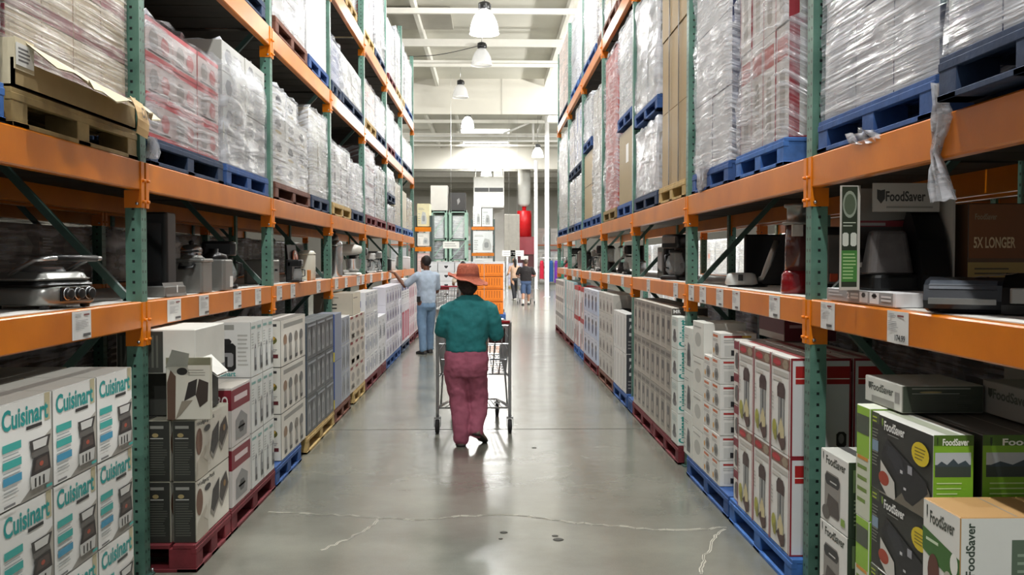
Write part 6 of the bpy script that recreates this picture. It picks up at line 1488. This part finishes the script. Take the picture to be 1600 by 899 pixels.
def dressed_person(loc, rz, label, skinc, k, hairc, topc, legc, shoec, short=False, reach=False, sleeves=True, long_hair=False, simple=False, step=.08, lshade=None, head_yaw=0., build=1., visible_legs=True, name='person'):
    """standing figure looking +y, 1.68 m tall times k"""
    t = thing(name, label, 'person', loc, rz); v = .012 if simple else .008
    skin = mat(skinc, .5, noise=.05); B = build
    b = MB(); hc = (0, .02, 1.555 * k)
    head(b, hc, k, skin, yaw=head_yaw)
    limb(b, [(0, 0, 1.36 * k, .06 * k), (0, .0, 1.44 * k, .052 * k), (0, .01, 1.5 * k, .052 * k)], skin)
    torso(b, [(0, 0, .9 * k, .13 * k, .09 * k), (0, 0, 1.1 * k, .13 * k, .09 * k), (0, 0, 1.3 * k, .15 * k, .09 * k), (0, 0, 1.38 * k, .09 * k, .06 * k)], skin)
    arms = []
    for s in (-1, 1):
        shp = Vector((s * .185 * k * B, 0, 1.33 * k))
        if reach and s == -1: el = Vector((-.33 * k, .17 * k, 1.16 * k)); wr = Vector((-.42 * k, .34 * k, 1.37 * k)); hd = (-.5, .65, .35); up = (0, 0, 1)
        elif reach: el = Vector((.24 * k, .05, 1.06 * k)); wr = Vector((.20 * k, .22 * k, .98 * k)); hd = (-.3, .9, .0); up = (0, 0, 1)
        else: el = Vector((s * .27 * k * B, -.03, 1.07 * k)); wr = Vector((s * .22 * k, .24 * k, 1.0 * k)); hd = (-.1 * s, 1, .0); up = (0, 0, 1)
        limb(b, [(*shp, .055 * k), (*((shp + el) / 2), .047 * k), (*el, .040 * k), (*((el + wr) / 2), .036 * k), (*wr, .026 * k)], skin)
        hand(b, wr, hd, up, s, skin, .5, k * .95); arms.append((s, shp, el, wr))
    fx = .10 * k
    feet = ((-fx, -step), (fx, step))
    for x, y in feet:
        limb(b, [(x * .9, 0, .9 * k, .085 * k), (x, y * .4 + .02, .5 * k, .058 * k), (x * 1.05, y * .7, .33 * k, .055 * k), (x * 1.05, y, .1 * k, .034 * k), (x * 1.05, y + .03, .05 * k, .032 * k)], skin)
    soft(b.obj('body', t), v, 3); eyes(t, hc, k, head_yaw)
    b = MB(); hm = mat(hairc, .7, noise=.3, nscale=40, bump=.5)
    b.ball((0, hc[1] - .022 * k, hc[2] + .03 * k), .082 * k, .092 * k, .098 * k, hm, 18, 12)
    if long_hair: limb(b, [(0, -.07, 1.58 * k, .06), (.0, -.10, 1.48 * k, .05), (0, -.09, 1.32 * k, .035)], hm)
    soft(b.obj('hair', t), .01, 2)
    tm = fabric(topc, 'shirt_' + topc[1:]); b = MB()
    torso(b, [(0, 0, .86 * k, .15 * k * B, .115 * k), (0, 0, .93 * k, .165 * k * B, .122 * k), (0, 0, 1.08 * k, .165 * k * B, .12 * k), (0, 0, 1.25 * k, .19 * k * B, .12 * k), (0, -.005, 1.34 * k, .175 * k * B, .095 * k), (0, -.005, 1.40 * k, .1 * k, .07 * k), (0, 0, 1.425 * k, .068 * k, .06 * k)], tm)
    if sleeves:
        for s, shp, el, wr in arms:
            e = shp + (el - shp) * .8; limb(b, [(shp.x * .8, 0, 1.345 * k, .065 * k), (*shp, .07 * k), (*((shp + e) / 2), .066 * k), (*e, .064 * k)], tm)
    soft(b.obj('shirt', t), .01 if not simple else .014, 4, .016, .09)
    lm = fabric(legc, 'denim_' + legc[1:]); b = MB()
    torso(b, [(0, 0, .95 * k, .14 * k * B, .105 * k), (0, 0, .88 * k, .155 * k * B, .115 * k), (0, -.01, .80 * k, .16 * k * B, .12 * k), (0, 0, .74 * k, .14 * k, .09 * k)], lm)
    for x, y in feet:
        if short: limb(b, [(x * .85, 0, .82 * k, .092 * k), (x, y * .3 + .01, .6 * k, .098 * k), (x, y * .4 + .02, .46 * k, .10 * k)], lm)
        else: limb(b, [(x * .85, 0, .82 * k, .09 * k), (x, y * .3 + .02, .55 * k, .08 * k), (x * 1.05, y * .7 + .01, .35 * k, .068 * k), (x * 1.1, y, .12 * k, .065 * k), (x * 1.1, y, .075 * k, .066 * k)], lm)
    soft(b.obj('shorts' if short else 'jeans', t), .01 if not simple else .014, 4, .016, .1)
    if short:
        for x, y in feet:
            b = MB(); limb(b, [(x * 1.05, y * .95, .2 * k, .042 * k), (x * 1.05, y, .07 * k, .038 * k)], mat('#d8d6d0', .8)); b.obj('sock', t)
    for x, y in feet: shoe(t, (x * 1.08, y + .02, .0), -x * 1.2, 0, mat(shoec, .6, noise=.05), mat('#2a2a2a', .7, noise=0), k)
    return t

def people():
    woman()
    c = cart('wire shopping cart pushed by the person in the brimmed hat', (-.150, 8.50, 0)); c.scale = (1.14, 1.1, 1.0)
    b = MB(); b.rbox(-.075, -.04, 0, .075, .04, .14, mat('#3a1c1c', .5, noise=.1), .03); b.tube([(-.05, 0, .13), (-.04, 0, .2), (.04, 0, .2), (.05, 0, .13)], .007, M_BLACK, 6)
    o = b.obj('handbag', loc=(.06, 8.66, .80)); tag(o, 'dark maroon handbag in the child seat of the nearest cart', 'bag')
    # man reaching over to the shelf
    dressed_person((-1.05, 15.75, 0), math.radians(34), 'person in pale blue t-shirt and faded jeans reaching onto the shelf', '#6b4531', .965, '#17110e', '#aab9c9', '#6d88a2', '#35322f', reach=True, step=.07, head_yaw=.5)
    b = MB(); b.rbox(-.03, -.015, 0, .03, .015, .09, M_BLACK, .008); o = b.obj('phone_pouch', loc=(-1.17, 15.61, .86)); tag(o, 'small black pouch on the belt of the reaching person', 'pouch')
    # couple with a cart, far down the aisle
    dressed_person((1.20, 32.2, 0), 0, 'person in black shirt and denim shorts pushing a cart far down the aisle', '#a87c66', .93, '#4a3a30', '#1f1a1c', '#3d5070', '#2a2a2c', short=True, simple=True, step=.2, build=1.25)
    cart('shopping cart pushed by the person in black shirt and shorts', (1.22, 32.5, 0))
    dressed_person((.93, 36.5, 0), .3, 'long-haired person in beige top beyond the black-shirted shopper', '#b08468', .95, '#15100e', '#b89a84', '#1f1f24', '#c8c0b8', simple=True, long_hair=True, sleeves=False, step=.25, head_yaw=-1.0)
    dressed_person((-.66, 23.2, 0), .2, 'dark-haired person mostly hidden behind the brown brimmed hat', '#7a543e', .90, '#120e0c', '#c8b8a8', '#3a3a44', '#2a2a2a', simple=True, step=.05)
    cart('empty shopping cart seen between the reaching person and the teal top', (-.93, 19.6, 0), -.25, '#b03a4a')

# ------------------------------------------------------------------ the far end of the building
def crate(x, y, z, w_, h, d, label, proto=[None]):
    if proto[0] is None:
        m = mat('#e07a1a', .45, noise=.06, name='orange_crate_plastic'); dk = mat('#8a3c08', .6, noise=0)
        b = MB(); b.cbox(-.5, 0, 0, .5, 1, 1, m, .02); A = Art(b, (-.5, 0, 0), (1, 0, 0), (0, 0, 1), (0, -1, 0), 1, 1)
        for i in range(6): A.rect(.1 + i * .14, .3, .13 + i * .14, .86, '#8a3c08'); 
        A.rect(0, .96, 1, 1, '#9a4a10'); A.rect(.1, .1, .9, .13, '#a8520f'); proto[0] = b.mesh('crate')
    o = bpy.data.objects.new('crate', proto[0]); COL.objects.link(o); o.location = (x, y, z); o.scale = (w_, d, h - .004)
    return tag(o, label, 'crate', 'orange crates past the brimmed hat')

def far_end():
    # orange crates on a blue pallet
    Z = 24.5
    p = pallet('R', 0, 0, 1.1, 0, 'blue', 'blue pallet under the stacked orange crates'); p.location = (-.15, Z, 0); p.rotation_euler.z = 0
    for c in range(2):
        for r in range(4):
            crate(-.41 + c * .5, Z + .05, .14 + r * .325, .49, .325, .6, 'orange slotted crate, %s, %s column' % (layer_name(r, 4), ('hat-side', 'aisle-side')[c]))
    # white storage cartons with a black heart
    Z = 27
    hb = box_mb(.46, .26, .4, '#d9dde2', '#c8ccd2', '#c0c2c6', lambda A: (A.rect(0, .86, 1, .9, '#9aa0a8'), A.poly([(.5, .25), (.62, .45), (.6, .56), (.53, .58), (.5, .52), (.47, .58), (.4, .56), (.38, .45)], '#1d1f24'))).mesh('storage_bin')
    for c in range(5):
        for r in range(4):
            o = bpy.data.objects.new('storage_bin', hb); COL.objects.link(o); o.location = (-1.72 + c * .475, Z, .14 + .3 + r * .262); tag(o, 'pale storage bin with a black heart, %s, %s from the rack end' % (layer_name(r, 4), ORD[c]), 'storage bin', 'heart-marked storage bins')
    b = MB(); b.box(-1.98, Z - .01, 0, .4, Z + 1.2, .14, mat('#5c5a58', .8)); b.box(-1.98, Z + .0, .14, .4, Z + .9, .44, mat('#d2d4d8', .6)); o = b.obj('bin_platform'); tag(o, 'low pale platform carrying the heart-marked bins', 'platform')
    # end-on green racks with wrapped loads
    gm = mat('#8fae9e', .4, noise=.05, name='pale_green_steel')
    Z = 40
    for n, (xa, xb, lb) in enumerate(((675, 697, 'distant pale green rack end carrying a grey-beige carton on top'), (704, 728, 'distant pale green rack end carrying a black carton on top'))):
        x0 = at(xa, 0, Z)[0]; x1 = at(xb, 0, Z)[0]
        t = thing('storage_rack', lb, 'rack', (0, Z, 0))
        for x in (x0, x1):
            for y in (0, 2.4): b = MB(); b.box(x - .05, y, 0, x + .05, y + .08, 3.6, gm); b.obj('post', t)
        for z in (1.5, 2.35, 3.5):
            b = MB(); b.box(x0, 0, z, x1, .06, z + .06, gm); b.box(x0, 2.4, z, x1, 2.46, z + .06, gm); b.box(x0 - .02, 0, z, x0 + .04, 2.4, z + .1, gm); b.box(x1 - .04, 0, z, x1 + .02, 2.4, z + .1, gm); b.box(x0, 0, z + .04, x1, 2.4, z + .06, M_DECK); b.obj('shelf_frame', t)
        for za, zb in ((1.56, 2.3), (2.41, 3.45)):
            b = MB(); b.bar((x0, -.01, za), (x1, -.01, zb), .04, .03, gm); b.obj('brace', t)
        xm = (x0 + x1) / 2; hw = (x1 - x0) / 2 - .09
        for z, h, c, q in ((.0, 1.4, '#cfd3d0', 'floor'), (1.565, .7, '#5a5c5c', 'middle'), (2.415, .95, '#d4d6d4', 'upper')):
            tt = thing('wrapped_load', 'small pale wrapped load on the %s shelf of the distant rack, %s' % (q, 'first rack' if n == 0 else 'second rack'), 'pallet load', (xm, Z + .1, z))
            for r in range(3): box_mb(hw * 2, h / 3 - .004, 2, c).obj('carton', tt, (0, .02, r * h / 3))
            b = MB(); wrap_mesh(b, -hw - .02, 0, .0, hw + .02, 2.1, h + .01, M_WRAPS[0], n=5, seed=n * 5 + int(z)); b.obj('stretch_wrap', tt)
    c = box_mb(.72, 1.05, 1., '#c0bcb4', '#8f8c86'); o = c.obj('storage_carton', loc=(at(686, 0, Z)[0], Z + .3, 3.604)); tag(o, 'grey-beige carton on top of the first distant green rack', 'box')
    c = box_mb(.66, .75, 1., '#2f2d2c', '#2f2d2c', None, lambda A: A.poly([(.5, .3), (.65, .5), (.6, .7), (.45, .6)], '#8a8886')); o = c.obj('storage_carton', loc=(at(715, 0, Z)[0], Z + .3, 3.604)); tag(o, 'black carton on top of the second distant green rack', 'box')
    # orange racks in the distance
    def far_rack(xa, xb, Z, beams, lb, goods):
        xa -= 1; xb += 1
        x0 = at(xa, 0, Z)[0]; x1 = at(xb, 0, Z)[0]; t = thing('pallet_rack', lb, 'rack', (0, Z, 0))
        dg = mat('#3a4a48', .5)
        for x in (x0, x1): b = MB(); b.box(x - .04, 0, 0, x + .04, 1, beams[-1] + .5, dg); b.obj('post', t)
        for z in beams: b = MB(); b.box(x0, -.03, z, x1, .02, z + .14, M_BEAM); b.obj('beam', t); b = MB(); b.box(x0, .02, z + .1, x1, 1, z + .125, M_DECK); b.obj('shelf_board', t)
        for i, (ga, gb, z0, z1, c) in enumerate(goods):
            g0 = at(ga, 0, Z)[0]; g1 = at(gb, 0, Z)[0]; n = max(1, int((g1 - g0) / .6)); m = max(1, int((z1 - z0) / .5))
            for a in range(n):
                for r in range(m):
                    o = box_mb((g1 - g0) / n - .01, (z1 - z0) / m - .004, .8, c, None, None, a_generic('#b8bab8', '#8d9090', None, i + a)).obj('storage_carton', loc=(g0 + (a + .5) * (g1 - g0) / n, Z + .03, z0 + r * (z1 - z0) / m))
                    tag(o, 'distant carton on %s, tier %s, %s across' % (lb.replace('orange ', ''), ['floor', 'floor second', 'floor third', 'floor fourth', 'middle', 'middle second', 'middle third', 'middle fourth', 'top', 'top second', 'top third', 'top fourth', 'highest', 'highest second', 'highest third', 'highest fourth'][min(15, [k for k, q in enumerate(sorted(goods, key=lambda q: (q[2], q[0]))) if q == goods[i]][0] * 4 + r)], ORD[a]), 'box', 'cartons on ' + lb)
    far_rack(650, 673, 30, (1.8, 2.42), 'the distant orange rack by the grill carton rack', [(652, 672, 1.97, 2.38, '#e0ded8'), (652, 672, 2.58, 3.3, '#d8cfa8'), (652, 672, .0, 1.75, '#d8b8b4')])
    far_rack(738, 771, 44, (2.75, 2.95), 'the distant orange rack below the ventilation box', [(739, 752, 3.11, 3.8, '#ecebe8'), (753, 770, 3.11, 3.7, '#dfe4e6'), (739, 770, .05, 2.7, '#dfe2e2')]) if False else far_rack(738, 771, 44, (1.7, 2.9), 'the distant orange rack below the ventilation box', [(739, 752, 3.06, 4.0, '#ecebe8'), (753, 770, 3.06, 3.9, '#dfe4e6'), (739, 770, 1.86, 2.86, '#dfe2e2'), (739, 770, .0, 1.6, '#d8dada')])
    # pale pillar and ventilation box
    wm = mat('#d6d4ce', .6, noise=.03, name='painted_pillar')
    x0 = at(771, 0, 57)[0]; x1 = at(788, 0, 57)[0]; b = MB(); b.cbox(x0, 57, 0, x1, 57.6, 6.9, wm, .02); o = b.obj('support_pillar'); o['kind'] = 'structure'; o.name = 'trim_5'
    t = thing('ventilation_unit', 'large pale ventilation box with two dark grilles hanging below the header', 'ventilation unit', (0, 54, 0))
    x0, _, z1 = at(740, 277, 54); x1, _, z0 = at(788, 325, 54); zm = at(0, 302, 54)[2]
    b = MB(); b.cbox(x0, 0, z0, x1, 2.2, z1, mat('#c9c8c2', .5, noise=.03), .03); b.tube([(x0 + .1, .5, z1), (x0 + .1, .5, 7.0)], .03, M_STEEL, 6); b.tube([(x1 - .1, .5, z1), (x1 - .1, .5, 7.0)], .03, M_STEEL, 6); b.obj('casing', t)
    for u0, u1 in ((.04, .49), (.51, .96)):
        b = MB(); a0 = x0 + (x1 - x0) * u0; a1 = x0 + (x1 - x0) * u1; za, zb = at(0, 300, 54)[2], at(0, 294, 54)[2]; b.box(a0, -.04, za, a1, -.01, zb, M_BLACK)
        for i in range(4): zz = za + (zb - za) * (i + .5) / 4; b.box(a0, -.06, zz, a1, -.03, zz + .012, mat('#55554f', .5, noise=0))
        b.obj('grille', t)
    b = MB(); b.box(x0 + .02, -.03, at(0, 322, 54)[2], x1 - .02, -.005, at(0, 305, 54)[2], mat('#ececea', .4, noise=0)); b.obj('front_panel', t)
    # red column with duct above
    Z = 55
    t = thing('red_compactor', 'tall bright red cylinder with dark red hopper beneath a pale duct', 'machine', (at(819, 0, Z)[0], Z, 0))
    r = (at(831, 0, Z)[0] - at(808, 0, Z)[0]) / 2
    za, zb, zc = at(0, 330, Z)[2], at(0, 370, Z)[2], at(0, 398, Z)[2]
    b = MB(); b.lathe([(r, zb), (r, za - .02), (r * .96, za), (r * .3, za + .02), (r * .3, za + .25)], mat('#c4161c', .35, noise=.05), 28); b.obj('drum', t)
    b = MB(); b.cbox(-r, -r, zc, r * 1.5, r, zb - .02, mat('#7c1020', .4, noise=.05), .02); b.obj('hopper', t)
    b = MB(); b.box(-r, -r * .8, 0, r * 1.3, r, zc - .01, mat('#4a1c20', .6)); b.obj('base', t)
    b = MB(); b.box(-r * .5, -r - .02, zc - .3, r * .5, -r, zc - .08, mat('#e0dcd8', .5, noise=0)); b.obj('white_notice', t)
    b = MB(); b.lathe([(.2, za + .25), (.36, za + .4), (.36, 6.985)], mat('#c9c8c2', .5, noise=.03), 24); b.obj('duct', t)
    # grey wall panel, dark storage box
    b = MB(); x0 = at(788, 0, 48)[0]; x1 = at(812, 0, 48)[0]; b.cbox(x0, 48, 1.7, x1, 48.3, at(0, 335, 48)[2], mat('#a9a49b', .6, noise=.08), .02); b.box(x0 + .1, 48.1, 0, x0 + .2, 48.2, 1.7, M_STEEL); b.box(x1 - .2, 48.1, 0, x1 - .1, 48.2, 1.7, M_STEEL)
    o = b.obj('partition_panel'); tag(o, 'grey free-standing panel next to the red cylinder', 'panel')
    # pallets of goods at the cross aisle
    Z = 51
    for i, xa in enumerate((790, 803)):
        x0 = at(xa, 0, Z)[0]; wd = .42
        p = pallet('R', 0, 0, 1.0, 0, 'wood', 'distant bare wood pallet under lilac-grey packs, %s' % ('the one by the pillar', 'the one by the shoppers')[i], depth=1.0); p.location = (x0 + wd / 2 + .02, Z - .5, 0); p.rotation_euler.z = 0; p.scale = (.42, 1, 1)
        for r in range(3):
            o = box_mb(wd, .4, .9, '#a9a6b8', None, None, lambda A: [A.rect(u, v, u + .2, v + .35, '#c8c6d4') for u in (.05, .35, .65) for v in (.08, .55)]).obj('drink_pack', loc=(x0 + wd / 2 + .02, Z - .45, .142 + r * .403))
            tag(o, 'lilac-grey pack of drinks on a distant pallet, %s, %s' % (layer_name(r, 3), ('by the pillar', 'by the shoppers')[i]), 'pack', 'distant packs of drinks')
    # white columns
    for i, (px, Zc, r) in enumerate(((837.5, 49, .09), (854.5, 39, .09))):
        x = at(px, 0, Zc)[0]; b = MB(); b.lathe([(r * 1.6, 0), (r * 1.6, .02), (r, .03), (r, 7.9 if Zc < 45 else 6.6), ], mat('#e4e2e0', .4, noise=.02), 20, x, Zc); o = b.obj('trim_%d' % (6 + i)); struct(o)
    # clothes on a rail
    t = thing('clothes_rail', 'chrome clothes rail at the cross aisle by the white columns', 'clothes rail', (3.05, 50, 0))
    b = MB(); b.tube([(-.5, 0, .03), (-.5, 0, 1.62), (1.2, 0, 1.62), (1.2, 0, .03)], .02, M_STEEL, 8); b.tube([(-.5, -.3, .02), (-.5, .3, .02)], .02, M_STEEL, 6); b.tube([(1.2, -.3, .02), (1.2, .3, .02)], .02, M_STEEL, 6); b.obj('frame', t)
    for i, (x, c, nm, h) in enumerate(((-.35, '#c01838', 'bright red', 1.0), (-.1, '#b8143a', 'crimson', 1.1), (.15, '#1f4f8a', 'blue', 1.15), (.42, '#6a2a9a', 'purple', 1.2), (.7, '#2a6a5a', 'teal', 1.0), (.95, '#8a1f2a', 'dark red', .9))):
        b = MB(); torso(b, [(0, 0, 1.52 - h, .115, .10), (0, 0, 1.52 - h * .5, .11, .09), (0, 0, 1.35, .10, .08), (0, 0, 1.48, .07, .04)], mat(c, .8, noise=.12))
        b.tube([(0, 0, 1.48), (0, 0, 1.60)], .006, M_STEEL, 5); o = b.obj('hanging_coat', loc=(3.05 + x, 50, 0)); tag(o, nm + ' coat hanging on the distant chrome rail', 'coat', 'coats on the distant rail')
    # blurry bright rear shelving towards the back wall, left and right
    wc = ['#d4d0ca', '#c2bcb6', '#dcdad6', '#b8a8a0', '#c9ccd0', '#a8a6a2']
    R = random.Random(5); k = 0
    for (xa, xb, Zc) in ((610, 745, 58), (745, 800, 66), (838, 900, 60)):
        x0 = at(xa, 0, Zc)[0]; x1 = at(xb, 0, Zc)[0]; t = thing('wall_shelving', 'pale shelving run by the rear wall, ' + ('behind the green racks' if xa == 610 else ('behind the ventilation box' if xa == 745 else 'beyond the white columns')), 'shelving', (0, Zc, 0))
        for z in (.1, 1.3, 2.4):
            b = MB(); b.box(x0, 0, z, x1, .9, z + .06, mat('#c4622a' if z > 2 else '#b9b7b2', .5)); b.obj('shelf', t)
        n = int((x1 - x0) / 1.1) + 1
        for i in range(n + 1): x = x0 + (x1 - x0) * i / n; b = MB(); b.box(x - .03, -.02, 0, x + .03, .04, 3.6, mat('#6f8a80', .5)); b.obj('post', t)
        for i in range(n):
            for z, h in ((.16, 1.05), (1.36, .95), (2.46, 1.1)):
                w_ = (x1 - x0) / n; o = box_mb(w_ - .12, h * R.uniform(.8, 1), .8, R.choice(wc), None, None, a_generic(R.choice(wc), R.choice(wc), R.choice([None, '#8c5a5c', '#c8c8c4']), k)).obj('storage_carton', loc=(x0 + (i + .5) * w_, Zc + .04, z + .001)); k += 1
                tag(o, 'blurry pale carton on the rear wall shelving, bay %s, %s tier, %s' % (ORD[i % 8], {.16: 'floor', 1.36: 'middle', 2.46: 'upper'}[z], {610: 'green rack side', 745: 'ventilation side', 838: 'column side'}[xa]), 'box', 'cartons on the rear wall shelving')
    # hanging notices over the cross aisle
    for i, (px, py, Z) in enumerate(((705, 383, 33), (795, 396, 40), (808, 396, 40))):
        x, y, z = at(px, py, Z); b = MB(); b.box(x - .28, y, z - .12, x + .28, y + .01, z + .12, mat('#e6e6e2', .5, noise=0)); b.tube([(x, y + .005, z + .12), (x, y + .005, 7.9)], .004, M_STEEL, 4)
        A = Art(b, (x - .28, y, z - .12), (1, 0, 0), (0, 0, 1), (0, -1, 0), .56, .24); A.lines(.1, .2, .9, .8, 2, '#9a9a98'); o = b.obj('hanging_sign'); tag(o, ('white notice hung in front of the distant green racks', 'white notice left of the pair under the grey panel', 'white notice beside the red cylinder')[i].replace(' left of the pair', ' nearest the pillar'), 'sign')

# next aisle beyond the juicer rack: pale goods in full light
def next_aisle():
    for i in range(14):
        Z0 = 4 + i * 2.6
        load('R', 6.4, Z0, Z0 + 2.3, .001, 2.1, 1.2, 'pale wrapped load across the next aisle, %s along' % (ORD + ['ninth', 'tenth', 'eleventh', 'twelfth', 'thirteenth', 'fourteenth'])[i], 2, 3, '#dedcd8', None, None, a_generic('#b8b0a8', '#c87a5a' if i % 2 else '#9a9a96', None, i), None, 0, pal=None, group='pale loads across the next aisle')
# ------------------------------------------------------------------ build everything
setting()
racks()
floor_goods()
upper_goods()
back_goods()
display_goods()
people()
far_end()
next_aisle()
lamps()
